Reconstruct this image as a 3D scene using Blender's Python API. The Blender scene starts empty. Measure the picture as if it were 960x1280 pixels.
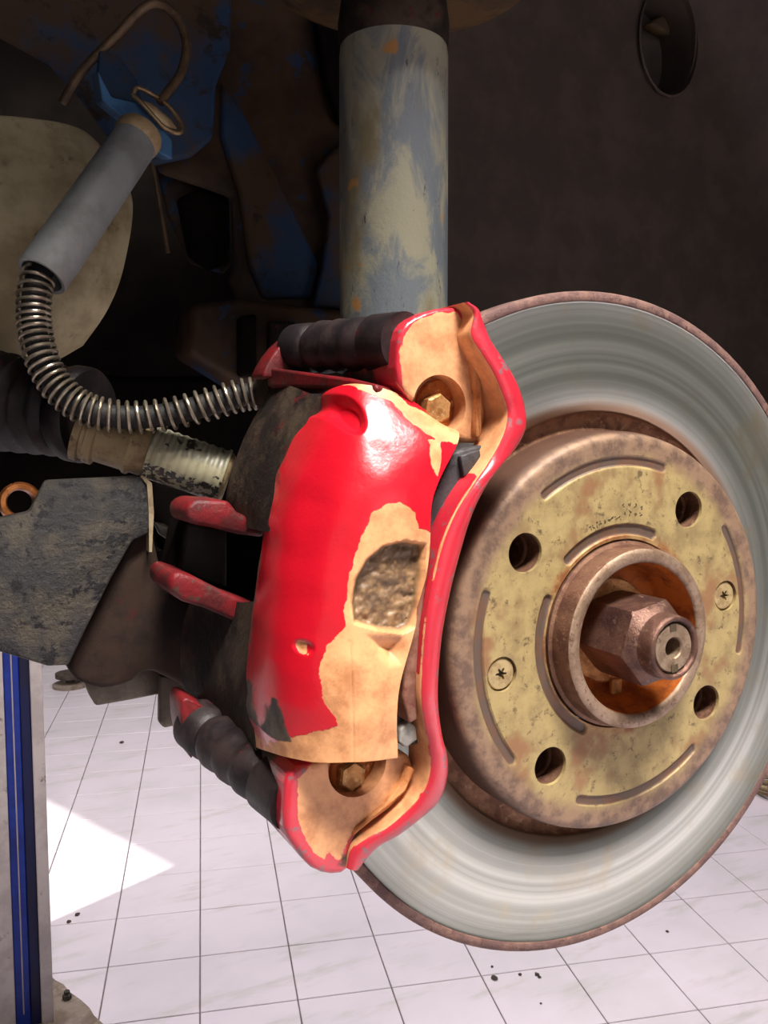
import bpy, bmesh, math, random
import numpy as np
from mathutils import Vector, Matrix, noise as mnoise
random.seed(7); PI = math.pi
C = bpy.context.scene.collection
SC = bpy.context.scene

# ------------------------------------------------------------------ camera, sky, sun, lamps, exposure
HUB = 1.6725                       # height of the wheel axle above the floor (car is up on the lift)
# axle frame: x to the right, y up, z outboard along the axle, metres from the hub face
RC = np.array([[0.8885, -0.0009, 0.4589], [-0.0386, -0.9966, 0.0729], [0.4572, -0.0824, -0.8855]])
EYE = np.array([-0.2306, 0.0735, 0.2497]); FOC = 1094.8
def w(x, y, z): return Vector((x, -z, y + HUB))
def wd(v): return Vector((v[0], -v[2], v[1]))
cam = bpy.data.cameras.new('camera'); camo = bpy.data.objects.new('camera', cam); C.objects.link(camo)
cam.sensor_fit = 'VERTICAL'; cam.sensor_height = 24; cam.lens = FOC / 1280 * 24; cam.clip_start = 0.01
ax, ay, az = wd(RC[0]).normalized(), wd(-RC[1]).normalized(), wd(-RC[2]).normalized()
camo.matrix_world = Matrix.Translation(w(*EYE)) @ Matrix((ax, ay, az)).transposed().to_4x4()
SC.camera = camo
world = bpy.data.worlds.new('world'); SC.world = world; world.use_nodes = True
bg = world.node_tree.nodes['Background']; bg.inputs[0].default_value = (0.93, 0.94, 1.0, 1); bg.inputs[1].default_value = 0.12
def look(o, target): o.rotation_euler = (Vector(target) - o.location).to_track_quat('-Z', 'Y').to_euler()
def area(name, loc, target, sx, sy, power, col=(1, 1, 1)):
    l = bpy.data.lights.new(name, 'AREA'); l.shape = 'RECTANGLE'; l.size = sx; l.size_y = sy; l.energy = power; l.color = col
    o = bpy.data.objects.new(name, l); C.objects.link(o); o.location = loc; look(o, target); return o
area('ceiling_lamp', w(-0.15, 1.75, 0.82), w(-0.05, 0.0, 0), 0.70, 0.34, 125, (1.0, 0.95, 0.89))      # fluorescent fitting over the bay
area('door_daylight', w(0.1, 0.5, 4.6), w(-0.1, -0.1, 0), 3.2, 2.6, 22, (1.0, 0.96, 0.97))           # open garage door in front
area('bay_lamps', w(1.0, 2.6, -3.0), w(1.0, -1.67, -3.0), 3.0, 4.0, 205, (1.0, 0.95, 0.96))          # fittings over the far bay
fr = area('floor_fill', w(2.6, 2.6, 2.8), w(2.6, -1.67, 2.8), 2.4, 2.4, 190, (1.0, 0.97, 0.96)); fr.data.spread = 1.4      # added fill, brightens the floor that the disc bottom mirrors
sun = bpy.data.lights.new('sun', 'SUN'); sun.energy = 9.0; sun.angle = 0.004; sun.color = (1.0, 0.97, 0.9)
suno = bpy.data.objects.new('sun', sun); C.objects.link(suno)
SUN_EL = math.radians(25)
sd = wd((0.923 * math.cos(SUN_EL), -math.sin(SUN_EL), -0.384 * math.cos(SUN_EL)))
suno.rotation_euler = sd.to_track_quat('-Z', 'Y').to_euler()
vs = SC.view_settings
SC.display_settings.display_device = 'sRGB'
vs.view_transform = 'Standard'; vs.look = 'None'; vs.gamma = 1.0; vs.use_curve_mapping = False; vs.exposure = 0.0

# ------------------------------------------------------------------ helpers
def ray(px, py): return RC.T @ np.array([(px - 480) / FOC, (py - 640) / FOC, 1.0])
def dk(px, py, z):                 # point of the line of sight that lies z mm outboard of the hub face, in the axle frame
    d = ray(px, py); s = (z / 1000 - EYE[2]) / d[2]; return EYE + s * d
def on(px, py, z): p = dk(px, py, z); return w(*p)
def floor_at(px, py): d = ray(px, py); s = -1.746 / d[1]; p = EYE + s * d; return w(*p)

def thing(name, label, cat, loc=(0, 0, 0), group=None):
    o = bpy.data.objects.new(name, None); C.objects.link(o); o.empty_display_size = 0.02
    o.location = loc; o['label'] = label; o['category'] = cat
    if group: o['group'] = group
    return o
def tag(o, label, cat, group=None):
    o['label'] = label; o['category'] = cat
    if group: o['group'] = group
    return o
def root_loc(p):
    v = Vector((0, 0, 0))
    while p: v += p.location; p = p.parent
    return v
def finish(me, smooth=True, angle=None):
    if smooth:
        me.polygons.foreach_set('use_smooth', [True] * len(me.polygons))
        if angle: me.set_sharp_from_angle(angle=math.radians(angle))
    me.update()
def obj(name, verts, faces, m, parent=None, smooth=True, angle=40, loc=None):
    """verts in world space; the object's origin is its parent's base (or loc)"""
    base = root_loc(parent) if parent else Vector(loc if loc is not None else (0, 0, 0))
    me = bpy.data.meshes.new(name)
    me.from_pydata([tuple(Vector(v) - base) for v in verts], [], faces)
    bm = bmesh.new(); bm.from_mesh(me); bmesh.ops.recalc_face_normals(bm, faces=bm.faces); bm.to_mesh(me); bm.free()
    finish(me, smooth, angle); me.materials.append(m)
    o = bpy.data.objects.new(name, me); C.objects.link(o)
    if parent: o.parent = parent
    else: o.location = base
    return o
def apply_mods(o):
    dg = bpy.context.evaluated_depsgraph_get(); me = bpy.data.meshes.new_from_object(o.evaluated_get(dg))
    o.modifiers.clear(); old = o.data; o.data = me; bpy.data.meshes.remove(old)
    return o
def bevel(o, width, seg=2, angle=35):
    md = o.modifiers.new('bevel', 'BEVEL'); md.width = width; md.segments = seg; md.limit_method = 'ANGLE'; md.angle_limit = math.radians(angle)
    md.harden_normals = False
    return o
def cut(o, cutters):
    for c in cutters:
        md = o.modifiers.new('b', 'BOOLEAN'); md.operation = 'DIFFERENCE'; md.object = c; md.solver = 'EXACT'
    bpy.context.view_layer.update(); apply_mods(o)
    for c in cutters:
        me = c.data; bpy.data.objects.remove(c); bpy.data.meshes.remove(me)
    finish(o.data, True, 35)
    return o
def spline(pts, n, closed=False):
    P = np.array(pts, float); k = len(P)
    if closed: Q = np.vstack([P[-1], P, P[0], P[1]])
    else: Q = np.vstack([2 * P[0] - P[1], P, 2 * P[-1] - P[-2]])
    seg = k if closed else k - 1
    ts = np.linspace(0, seg, n, endpoint=not closed); out = []
    for t in ts:
        i = min(int(t), seg - 1); f = t - i
        a, b, c, d = Q[i], Q[i + 1], Q[i + 2], Q[i + 3]
        out.append(0.5 * ((2 * b) + (c - a) * f + (2 * a - 5 * b + 4 * c - d) * f * f + (3 * b - a - 3 * c + d) * f ** 3))
    return np.array(out)
def prism_data(front, back):
    n = len(front); v = list(front) + list(back)
    f = [list(range(n)), list(range(2 * n - 1, n - 1, -1))]
    f += [[i, i + n, (i + 1) % n + n, (i + 1) % n] for i in range(n)]
    return v, f
def prism(name, poly, z0, z1, m, parent=None, bev=0.0, smooth=0, loc=None, seg=2):
    """outline lying in the plane z0 (mm outboard), extruded along the axle to z1; a vertex may carry its own z"""
    pts = [(p[0], p[1], p[2] if len(p) > 2 else z0) for p in poly]
    if smooth: pts = [tuple(q) for q in spline(pts, len(pts) * smooth, True)]
    fr = [dk(*q) for q in pts]
    back = [w(q[0], q[1], z1 / 1000) for q in fr]; front = [w(*q) for q in fr]
    v, f = prism_data(front, back)
    o = obj(name, v, f, m, parent, True, 40, loc)
    if bev: bevel(o, bev, seg); apply_mods(o); finish(o.data, True, 50)
    return o
def frame_of(d):
    d = d.normalized(); u = d.orthogonal().normalized(); return d, u, d.cross(u)
def lathe_data(profile, o, d, n=64, cap=False):
    """profile of (radius, along) about the axis from o in direction d (world), metres"""
    d, u, v = frame_of(d); V, F = [], []
    k = len(profile)
    for i in range(n):
        a = 2 * PI * i / n; e = u * math.cos(a) + v * math.sin(a)
        for r, h in profile: V.append(o + d * h + e * r)
    for i in range(n):
        j = (i + 1) % n
        for q in range(k - 1): F.append([i * k + q, j * k + q, j * k + q + 1, i * k + q + 1])
    if cap:
        F.append([i * k for i in range(n)]); F.append([i * k + k - 1 for i in range(n)][::-1])
    return V, F
def lathe(name, profile, o, d, m, parent=None, n=64, cap=False, angle=40, loc=None):
    V, F = lathe_data(profile, o, d, n, cap); return obj(name, V, F, m, parent, True, angle, loc)
AX = wd((0, 0, 1))                 # outboard along the axle
HUBC = w(0, 0, 0)
def axle_lathe(name, prof_mm, m, parent, n=96, centre=(0, 0), cap=False, angle=40):
    return lathe(name, [(r / 1000, z / 1000) for r, z in prof_mm], w(centre[0], centre[1], 0), AX, m, parent, n, cap, angle)
def tube_data(path, r, n=16, cap=True):
    path = [Vector(p) for p in path]; V, F = [], []
    t = (path[1] - path[0]).normalized(); u = t.orthogonal().normalized()
    for i, p in enumerate(path):
        a = path[max(i - 1, 0)]; b = path[min(i + 1, len(path) - 1)]; t = (b - a).normalized()
        u = (u - t * u.dot(t)).normalized(); v = t.cross(u)
        rr = r[i] if hasattr(r, '__len__') else r
        for k in range(n):
            an = 2 * PI * k / n; V.append(p + (u * math.cos(an) + v * math.sin(an)) * rr)
    for i in range(len(path) - 1):
        for k in range(n):
            j = (k + 1) % n; F.append([i * n + k, i * n + j, (i + 1) * n + j, (i + 1) * n + k])
    if cap: F.append(list(range(n))); F.append([len(V) - n + k for k in range(n)][::-1])
    return V, F
def tube(name, path, r, m, parent=None, n=16, loc=None):
    V, F = tube_data(path, r, n); return obj(name, V, F, m, parent, True, 50, loc)
def pxpath(pts, n): return [on(*q) for q in spline(pts, n)]
def box_data(c, sx, sy, sz):       # world axes
    v = [Vector((c[0] + a * sx / 2, c[1] + b * sy / 2, c[2] + d * sz / 2)) for a in (-1, 1) for b in (-1, 1) for d in (-1, 1)]
    return v, [[0, 1, 3, 2], [4, 6, 7, 5], [0, 4, 5, 1], [2, 3, 7, 6], [0, 2, 6, 4], [1, 5, 7, 3]]
def join(parts):
    V, F = [], []
    for v, f in parts:
        b = len(V); V += list(v); F += [[i + b for i in q] for q in f]
    return V, F
def sd_poly(px, py, poly):         # signed distance (positive inside), vectorised
    poly = np.array(poly, float); n = len(poly); d = np.full(px.shape, 1e9); ins = np.zeros(px.shape, bool)
    for i in range(n):
        a, b = poly[i], poly[(i + 1) % n]; ex, ey = b - a; wx, wy = px - a[0], py - a[1]
        t = np.clip((wx * ex + wy * ey) / (ex * ex + ey * ey + 1e-18), 0, 1)
        d = np.minimum(d, np.hypot(wx - ex * t, wy - ey * t))
        cond = (a[1] > py) != (b[1] > py)
        with np.errstate(divide='ignore', invalid='ignore'):
            xin = (b[0] - a[0]) * (py - a[1]) / (b[1] - a[1] + 1e-18) + a[0]
        ins ^= cond & (px < xin)
    return np.where(ins, d, -d)

# ------------------------------------------------------------------ materials
def srgb(r, g, b):
    f = lambda c: (c / 255 / 12.92) if c <= 10 else ((c / 255 + 0.055) / 1.055) ** 2.4
    return (f(r), f(g), f(b), 1)
class N:
    def __init__(s, name):
        s.m = bpy.data.materials.new(name); s.m.use_nodes = True; s.t = s.m.node_tree; s.b = s.t.nodes['Principled BSDF']
        s.co = s.t.nodes.new('ShaderNodeTexCoord').outputs['Object']
    def new(s, ty, **kw):
        n = s.t.nodes.new(ty)
        for k, v in kw.items(): setattr(n, k, v)
        return n
    def link(s, a, b): s.t.links.new(a, b)
    def noise(s, scale, detail=5, rough=0.6, vec=None, dist=0.0):
        n = s.new('ShaderNodeTexNoise'); n.inputs['Scale'].default_value = scale; n.inputs['Detail'].default_value = detail
        n.inputs['Roughness'].default_value = rough; n.inputs['Distortion'].default_value = dist
        s.link(vec or s.co, n.inputs['Vector']); return n.outputs['Fac']
    def scaled(s, v):
        n = s.new('ShaderNodeMapping'); n.inputs['Scale'].default_value = v; s.link(s.co, n.inputs['Vector']); return n.outputs['Vector']
    def ramp(s, fac, lo, hi):
        n = s.new('ShaderNodeMapRange'); n.inputs['From Min'].default_value = lo; n.inputs['From Max'].default_value = hi
        n.interpolation_type = 'SMOOTHSTEP'; s.link(fac, n.inputs['Value']); return n.outputs['Result']
    def mix(s, fac, a, b):
        n = s.new('ShaderNodeMix', data_type='RGBA')
        if isinstance(fac, float): n.inputs['Factor'].default_value = fac
        else: s.link(fac, n.inputs['Factor'])
        for i, c in ((6, a), (7, b)):
            if isinstance(c, tuple): n.inputs[i].default_value = c
            else: s.link(c, n.inputs[i])
        return n.outputs[2]
    def math(s, op, a, b=None):
        n = s.new('ShaderNodeMath', operation=op)
        for i, c in enumerate((a, b)):
            if c is None: continue
            if isinstance(c, (int, float)): n.inputs[i].default_value = c
            else: s.link(c, n.inputs[i])
        return n.outputs[0]
    def attr(s, name):
        n = s.new('ShaderNodeAttribute', attribute_name=name); return n.outputs['Fac']
    def sep(s):
        n = s.new('ShaderNodeSeparateXYZ'); s.link(s.co, n.inputs[0]); return n.outputs
    def set(s, col=None, rough=None, metal=None, spec=None):
        for k, v in (('Base Color', col), ('Roughness', rough), ('Metallic', metal), ('Specular IOR Level', spec)):
            if v is None: continue
            if isinstance(v, (int, float, tuple)): s.b.inputs[k].default_value = v
            else: s.link(v, s.b.inputs[k])
    def bump(s, h, strength=0.5, dist=0.001):
        n = s.new('ShaderNodeBump'); n.inputs['Strength'].default_value = strength; n.inputs['Distance'].default_value = dist
        s.link(h, n.inputs['Height']); s.link(n.outputs[0], s.b.inputs['Normal'])
def grimy(name, a, b, c=None, sc=60, rough=0.65, metal=0.0, bs=0.5, bd=0.0006, lo=0.42, hi=0.62, spec=0.3, clo=0.55, chi=0.68):
    n = N(name); f1 = n.noise(sc, 6, 0.65); col = n.mix(n.ramp(f1, lo, hi), srgb(*a), srgb(*b))
    if c: col = n.mix(n.ramp(n.noise(sc * 2.7, 5, 0.7), clo, chi), col, srgb(*c))
    n.set(col, n.math('ADD', n.math('MULTIPLY', f1, 0.2), rough - 0.1), metal, spec)
    n.bump(n.noise(sc * 6, 5, 0.7), bs, bd); return n.m

M = {}
def build_materials():
    # red brake paint worn through to copper-brown primer / metal: the mesh attribute 'bare' is a signed distance (mm) to each worn patch
    def paint(name, red, bare, grey, gthr, rough=0.28):
        n = N(name)
        wob = n.math('MULTIPLY', n.math('SUBTRACT', n.noise(260, 4, 0.6), 0.5), 2.6)
        b = n.math('ADD', n.attr('bare'), wob); fb = n.ramp(b, -0.12, 0.12)
        g = n.ramp(n.math('ADD', n.attr('grime_shade'), n.math('MULTIPLY', n.math('SUBTRACT', n.noise(120, 6, 0.7), 0.5), 1.6)), 0.35, 0.75)  # mask holds real grime and painted shade
        sp = n.ramp(n.noise(170, 6, 0.75), gthr, gthr + 0.05)
        redc = n.mix(sp, n.mix(n.noise(30, 3), srgb(*red), srgb(red[0] - 22, red[1], red[2])), srgb(*grey))
        barec = n.mix(n.ramp(n.noise(90, 6, 0.7), 0.35, 0.7), srgb(*bare), srgb(bare[0] - 45, bare[1] - 42, bare[2] - 34))
        col = n.mix(fb, redc, barec)
        cst = n.ramp(n.attr('cast'), 0.0, 1.0); col = n.mix(cst, col, n.mix(n.ramp(n.noise(170, 5, 0.7), 0.4, 0.64), srgb(134, 104, 72), srgb(88, 66, 46)))
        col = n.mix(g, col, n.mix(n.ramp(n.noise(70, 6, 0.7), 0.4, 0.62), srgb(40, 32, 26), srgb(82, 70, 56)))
        r = n.math('ADD', n.math('MULTIPLY', fb, 0.22), n.math('ADD', rough, n.math('MULTIPLY', g, 0.3)))
        n.set(col, r, 0.0, 0.5); n.link(n.math('MULTIPLY', n.math('SUBTRACT', 1.0, n.math('MAXIMUM', fb, g)), 0.55), n.b.inputs['Coat Weight']); n.b.inputs['Coat Roughness'].default_value = 0.2
        h = n.math('ADD', n.math('MULTIPLY', n.noise(420, 4, 0.6), 0.7), n.math('MULTIPLY', n.math('SUBTRACT', 1.0, fb), 0.5))
        n.bump(h, 0.45, 0.00045); return n.m
    M['caliper'] = paint('red_caliper_paint', (198, 16, 34), (220, 158, 108), (104, 66, 66), 0.66)
    M['bracket'] = paint('red_bracket_paint', (196, 36, 52), (222, 160, 112), (126, 84, 88), 0.57, 0.32)
    M['dirty_iron'] = grimy('dirty_iron', (30, 24, 21), (60, 48, 38), (74, 22, 25), 55, 0.7, 0.0, 0.8, 0.0008, clo=0.58, chi=0.70, spec=0.15)
    M['red_shaded_dirty'] = grimy('shaded_dirty_red', (104, 20, 25), (74, 22, 24), (66, 50, 40), 90, 0.45, 0.0, 0.6)  # shaded copy of the red paint, darkened in colour, with brown dirt
    M['boot'] = grimy('rubber_boot', (24, 18, 20), (44, 34, 33), (84, 28, 32), 60, 0.5, 0.0, 0.5, clo=0.62, chi=0.7)
    M['rubber'] = grimy('dark_rubber', (30, 28, 28), (46, 43, 42), None, 70, 0.6)
    M['pad_back'] = grimy('pad_backing_plate', (58, 56, 58), (78, 76, 78), (40, 38, 38), 90, 0.5, 0.0, 0.4)
    M['copper_rust'] = grimy('copper_rust', (178, 98, 40), (142, 72, 30), (206, 150, 96), 130, 0.42, 0.35, 0.7)
    M['copper_bare'] = grimy('bare_copper_edge', (210, 146, 96), (172, 106, 62), None, 120, 0.36, 0.25, 0.6)
    M['raw_cast'] = grimy('raw_casting', (150, 122, 92), (104, 78, 58), (196, 168, 132), 150, 0.38, 0.35, 1.0, 0.0014)
    M['finger'] = grimy('scraped_finger', (146, 106, 88), (120, 78, 62), (110, 50, 48), 110, 0.42, 0.1, 0.4, clo=0.6, chi=0.7)
    M['pale_shim'] = grimy('pale_shim', (176, 176, 168), (150, 146, 138), None, 100, 0.4, 0.4)
    # friction ring: turned steel, fine concentric grooves
    def disc_steel():
        n = N('turned_disc_steel'); x, y, z = n.sep(); r = n.math('SQRT', n.math('ADD', n.math('MULTIPLY', x, x), n.math('MULTIPLY', z, z)))
        cv = n.new('ShaderNodeCombineXYZ'); n.link(r, cv.inputs[0])
        g1 = n.noise(900, 6, 0.75, cv.outputs[0]); g2 = n.noise(170, 3, 0.6, cv.outputs[0])
        col = n.mix(n.ramp(g2, 0.35, 0.68), srgb(138, 141, 132), srgb(176, 177, 168))
        col = n.mix(n.ramp(n.noise(42, 5, 0.6), 0.5, 0.75), col, srgb(158, 150, 128))
        col = n.mix(n.ramp(r, 0.0905, 0.0855), col, srgb(128, 104, 84))
        an = n.new('ShaderNodeTangent', direction_type='RADIAL', axis='Y'); n.link(an.outputs[0], n.b.inputs['Tangent'])
        n.b.inputs['Anisotropic'].default_value = 0.35; n.b.inputs['Anisotropic Rotation'].default_value = 0.25
        n.set(col, n.math('ADD', 0.25, n.math('MULTIPLY', g1, 0.12)), 0.85)
        n.bump(n.math('ADD', g1, n.math('MULTIPLY', g2, 1.6)), 0.35, 0.00016); return n.m
    M['disc'] = disc_steel()
    M['rust_lip'] = grimy('rusty_rim', (104, 78, 74), (128, 98, 88), (84, 60, 56), 160, 0.65, 0.2, 0.8)
    M['gutter'] = grimy('rusty_gutter', (146, 106, 80), (110, 76, 58), (164, 132, 100), 120, 0.7, 0.15, 0.7)
    def hatm():
        n = N('zinc_hat'); x, y, z = n.sep(); r = n.math('SQRT', n.math('ADD', n.math('MULTIPLY', x, x), n.math('MULTIPLY', z, z)))
        rw = n.math('ADD', r, n.math('MULTIPLY', n.math('SUBTRACT', n.noise(70, 5, 0.6), 0.5), 0.010))
        col = n.mix(n.ramp(n.noise(75, 6, 0.65), 0.38, 0.66), srgb(168, 147, 99), srgb(136, 117, 79))
        col = n.mix(n.ramp(n.noise(210, 5, 0.75), 0.54, 0.66), col, srgb(104, 86, 60))
        col = n.mix(n.ramp(n.noise(38, 4, 0.6), 0.52, 0.66), col, srgb(140, 102, 70))
        outer = n.ramp(rw, 0.0635, 0.0700); col = n.mix(outer, col, n.mix(n.ramp(n.noise(110, 6, 0.7), 0.4, 0.62), srgb(140, 112, 90), srgb(102, 80, 68)))  # dirty brown outer band, darkened further for the shade round the rim
        col = n.mix(n.ramp(r, 0.0752, 0.0766), col, n.mix(n.noise(120, 4), srgb(96, 66, 52), srgb(66, 46, 38)))  # rust-brown hat side, darkened in colour for the occluded gap beside it
        inner = n.ramp(rw, 0.0405, 0.0372); col = n.mix(inner, col, n.mix(n.ramp(n.noise(130, 5, 0.7), 0.4, 0.6), srgb(160, 128, 84), srgb(132, 84, 50)))
        gv = n.attr('groove'); col = n.mix(n.ramp(n.math('ADD', gv, n.math('MULTIPLY', n.math('SUBTRACT', n.noise(150, 5, 0.7), 0.5), 0.7)), 0.3, 0.75), col, n.mix(n.ramp(n.noise(130, 4), 0.4, 0.6), srgb(92, 76, 66), srgb(104, 76, 60)))
        n.set(col, n.math('ADD', 0.42, n.math('MULTIPLY', n.noise(200, 3), 0.2)), 0.25, 0.4); n.bump(n.noise(520, 6, 0.75), 0.5, 0.0004); return n.m
    M['hat'] = hatm()
    M['hub_iron'] = grimy('rusty_hub_iron', (116, 84, 66), (92, 62, 50), (140, 106, 82), 140, 0.5, 0.45, 0.7)
    M['hub_rim'] = grimy('bare_rim_steel', (154, 130, 110), (130, 106, 86), (108, 78, 60), 160, 0.42, 0.5, 0.6)
    M['hub_rust'] = grimy('orange_rust', (182, 98, 34), (138, 66, 22), (94, 48, 24), 110, 0.55, 0.1, 0.8, clo=0.6, chi=0.72)
    M['nut'] = grimy('greasy_nut_steel', (112, 82, 70), (82, 58, 52), (138, 108, 92), 110, 0.34, 0.55, 0.7)
    M['stub'] = grimy('stub_steel', (150, 130, 108), (126, 104, 84), (98, 74, 58), 150, 0.36, 0.5, 0.5)
    M['screw'] = grimy('zinc_screw', (182, 160, 116), (150, 126, 88), None, 160, 0.36, 0.4, 0.5)
    M['dark_mark'] = grimy('stamped_mark', (70, 58, 42), (84, 70, 50), None, 200, 0.7)
    M['golden'] = grimy('golden_zinc', (186, 138, 86), (146, 98, 54), (216, 184, 136), 160, 0.3, 0.5, 0.6)
    # strut, liner, body
    def strutm():
        n = N('weathered_strut_paint'); v = n.scaled((1, 1, 0.45))
        col = n.mix(n.ramp(n.noise(46, 6, 0.65, v, 0.6), 0.44, 0.60), srgb(98, 103, 108), srgb(140, 135, 115))
        col = n.mix(n.ramp(n.noise(34, 5, 0.6, v), 0.50, 0.66), col, srgb(108, 97, 74))
        col = n.mix(n.ramp(n.noise(58, 3, 0.5), 0.67, 0.73), col, srgb(158, 112, 62))
        col = n.mix(n.ramp(n.noise(190, 6, 0.8, n.scaled((1, 1, 0.3))), 0.60, 0.68), col, srgb(52, 52, 56))
        n.set(col, 0.6, 0.0, 0.35); n.bump(n.noise(300, 6, 0.75), 0.6, 0.0006); return n.m
    M['strut'] = strutm()
    M['liner'] = grimy('black_liner_plastic', (60, 51, 45), (70, 60, 53), None, 30, 0.55, 0.0, 0.25, 0.0004, spec=0.2)
    M['rust_cup'] = grimy('rusty_spring_cup', (82, 60, 34), (56, 42, 28), None, 50, 0.65)
    M['body'] = grimy('dirty_blue_body_paint', (36, 54, 78), (64, 48, 34), (40, 31, 25), 17, 0.55, 0.0, 0.4, 0.0006, 0.44, 0.56, spec=0.15, clo=0.54, chi=0.64)
    M['body_brown'] = grimy('dusty_body_brown', (68, 50, 35), (44, 33, 26), (38, 52, 74), 16, 0.6, 0.0, 0.4, 0.0006, spec=0.15, clo=0.56, chi=0.62)
    M['dark_gap'] = grimy('shade_black', (15, 12, 11), (22, 18, 16), None, 24, 0.85, spec=0.02)  # near-black, deep shade put into the colour
    M['blue_bracket'] = grimy('blue_bracket_paint', (74, 116, 158), (60, 92, 130), (92, 70, 48), 60, 0.35, 0.0, 0.3, clo=0.60, chi=0.7)
    M['beige'] = grimy('dusty_beige_plastic', (182, 168, 134), (150, 135, 102), (106, 88, 64), 24, 0.65, 0.0, 0.5, 0.0008, clo=0.56, chi=0.74)
    M['sleeve'] = grimy('grey_rubber_sleeve', (140, 142, 142), (124, 124, 122), (154, 130, 112), 40, 0.5, 0.0, 0.25, clo=0.6, chi=0.75)
    M['spring'] = grimy('spring_wire', (168, 156, 138), (136, 124, 108), None, 90, 0.3, 0.75, 0.2)
    M['tan_ring'] = grimy('tan_ring', (168, 144, 108), (140, 116, 84), None, 90, 0.5)
    M['clip'] = grimy('clip_steel', (160, 136, 104), (124, 100, 72), None, 120, 0.35, 0.6, 0.3)
    M['pipe'] = grimy('brown_brake_pipe', (98, 78, 58), (74, 58, 44), None, 80, 0.45, 0.3)
    M['rod'] = grimy('dusty_rod', (150, 132, 98), (118, 98, 70), (82, 64, 46), 60, 0.55, 0.1, 0.5)
    def labelm():
        n = N('peeling_label'); u = n.attr('lu'); v = n.attr('lv')
        st = n.math('FRACT', n.math('MULTIPLY', u, 15.0)); stripe = n.math('MULTIPLY', n.ramp(st, 0.35, 0.7), n.ramp(v, 0.55, 0.60))
        nz = n.noise(150, 6, 0.7)
        col = n.mix(n.math('MULTIPLY', stripe, 0.8), n.mix(nz, srgb(164, 158, 132), srgb(138, 130, 104)), srgb(118, 120, 112))
        txt = n.math('MULTIPLY', n.math('LESS_THAN', v, 0.36), n.math('GREATER_THAN', n.noise(460, 2, 0.5), 0.49))
        col = n.mix(txt, col, srgb(44, 38, 30))
        torn = n.ramp(n.noise(95, 3, 0.55), 0.62, 0.64); torn = n.math('MULTIPLY', torn, n.ramp(u, 0.95, 0.85)); col = n.mix(torn, col, srgb(40, 32, 27))
        col = n.mix(n.ramp(n.noise(260, 5, 0.7), 0.56, 0.72), col, srgb(116, 100, 70))
        n.set(col, 0.35, 0.0, 0.5); n.bump(nz, 0.5, 0.0005); return n.m
    M['label'] = labelm()
    M['shield'] = grimy('flaking_shield', (52, 50, 50), (78, 71, 62), (34, 32, 34), 50, 0.6, 0.2, 1.0, 0.0016, clo=0.54, chi=0.6)
    M['shield_edge'] = grimy('bare_shield_edge', (150, 134, 108), (118, 100, 78), None, 80, 0.45, 0.4)
    M['knuckle'] = grimy('rusty_knuckle', (48, 35, 28), (32, 24, 21), (66, 24, 24), 45, 0.7, 0.0, 0.7, spec=0.15, clo=0.6, chi=0.75)
    M['grey_tab'] = grimy('grey_tab', (104, 94, 82), (84, 74, 66), None, 50, 0.5, 0.3)
    M['brass'] = grimy('copper_bush', (196, 124, 70), (150, 88, 44), None, 120, 0.3, 0.75, 0.3)
    M['post_grey'] = grimy('post_grey_paint', (176, 166, 164), (158, 148, 146), (112, 100, 94), 9, 0.5, 0.0, 0.2, clo=0.62, chi=0.7)
    M['post_blue'] = grimy('post_blue_paint', (20, 46, 132), (14, 32, 104), None, 6, 0.35, 0.0, 0.1)
    M['post_dark'] = grimy('post_dark_blue', (10, 16, 60), (12, 12, 44), None, 8, 0.4, 0.0, 0.1)
    M['plate_rust'] = grimy('dusty_base_plate', (138, 124, 112), (112, 96, 84), (168, 150, 132), 14, 0.7, 0.0, 0.5, 0.002)
    def tilem(name, a, b, c):
        n = N(name); g = n.new('ShaderNodeNewGeometry'); pos = g.outputs['Position']
        col = n.mix(n.ramp(n.noise(2.2, 5, 0.6, pos), 0.40, 0.66), srgb(*a), srgb(*b))
        mp = n.new('ShaderNodeMapping'); mp.inputs['Scale'].default_value = (1.2, 5, 1); mp.inputs['Rotation'].default_value = (0, 0, 0.27); n.link(pos, mp.inputs['Vector'])
        col = n.mix(n.ramp(n.noise(2.0, 5, 0.65, mp.outputs[0]), 0.52, 0.74), col, srgb(*c))
        n.set(col, 0.4, 0.0, 0.4); return n.m
    M['tile'] = tilem('glazed_floor_tile', (222, 212, 220), (212, 204, 210), (196, 190, 188))
    M['grout'] = grimy('floor_grout', (120, 108, 108), (92, 82, 82), None, 6, 0.8)
    M['wall'] = grimy('wall_plaster', (226, 222, 216), (214, 210, 204), None, 2, 0.8)
    M['ceiling'] = grimy('dark_sheet_ceiling', (96, 94, 94), (78, 76, 76), None, 2, 0.8)
    M['crumb'] = grimy('dirt_crumb', (62, 56, 50), (84, 76, 68), None, 60, 0.9)
    M['lift_pad'] = grimy('dirty_pad', (84, 72, 62), (58, 50, 46), None, 20, 0.7)
build_materials()

# ------------------------------------------------------------------ floor, walls
TILE = 0.29994
U = Vector((0.9633, -0.2684, 0)).normalized(); Vv = Vector((-0.2684, -0.9633, 0)).normalized()     # tile axes (V runs toward the camera)
EYEW = w(*EYE); F0 = Vector((EYEW.x, EYEW.y, 0))
def tp(i, j): return F0 + U * (-0.03490 + i * TILE) + Vv * (-4.40556 + j * TILE)
fl = obj('floor', [Vector((-14, -9, -0.004)), Vector((14, -9, -0.004)), Vector((14, 16, -0.004)), Vector((-14, 16, -0.004)),
                   Vector((-14, -9, -0.1)), Vector((14, -9, -0.1)), Vector((14, 16, -0.1)), Vector((-14, 16, -0.1))],
         [[0, 1, 2, 3], [7, 6, 5, 4], [0, 4, 5, 1], [1, 5, 6, 2], [2, 6, 7, 3], [3, 7, 4, 0]], M['grout'], smooth=False)
fl['kind'] = 'structure'
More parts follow.
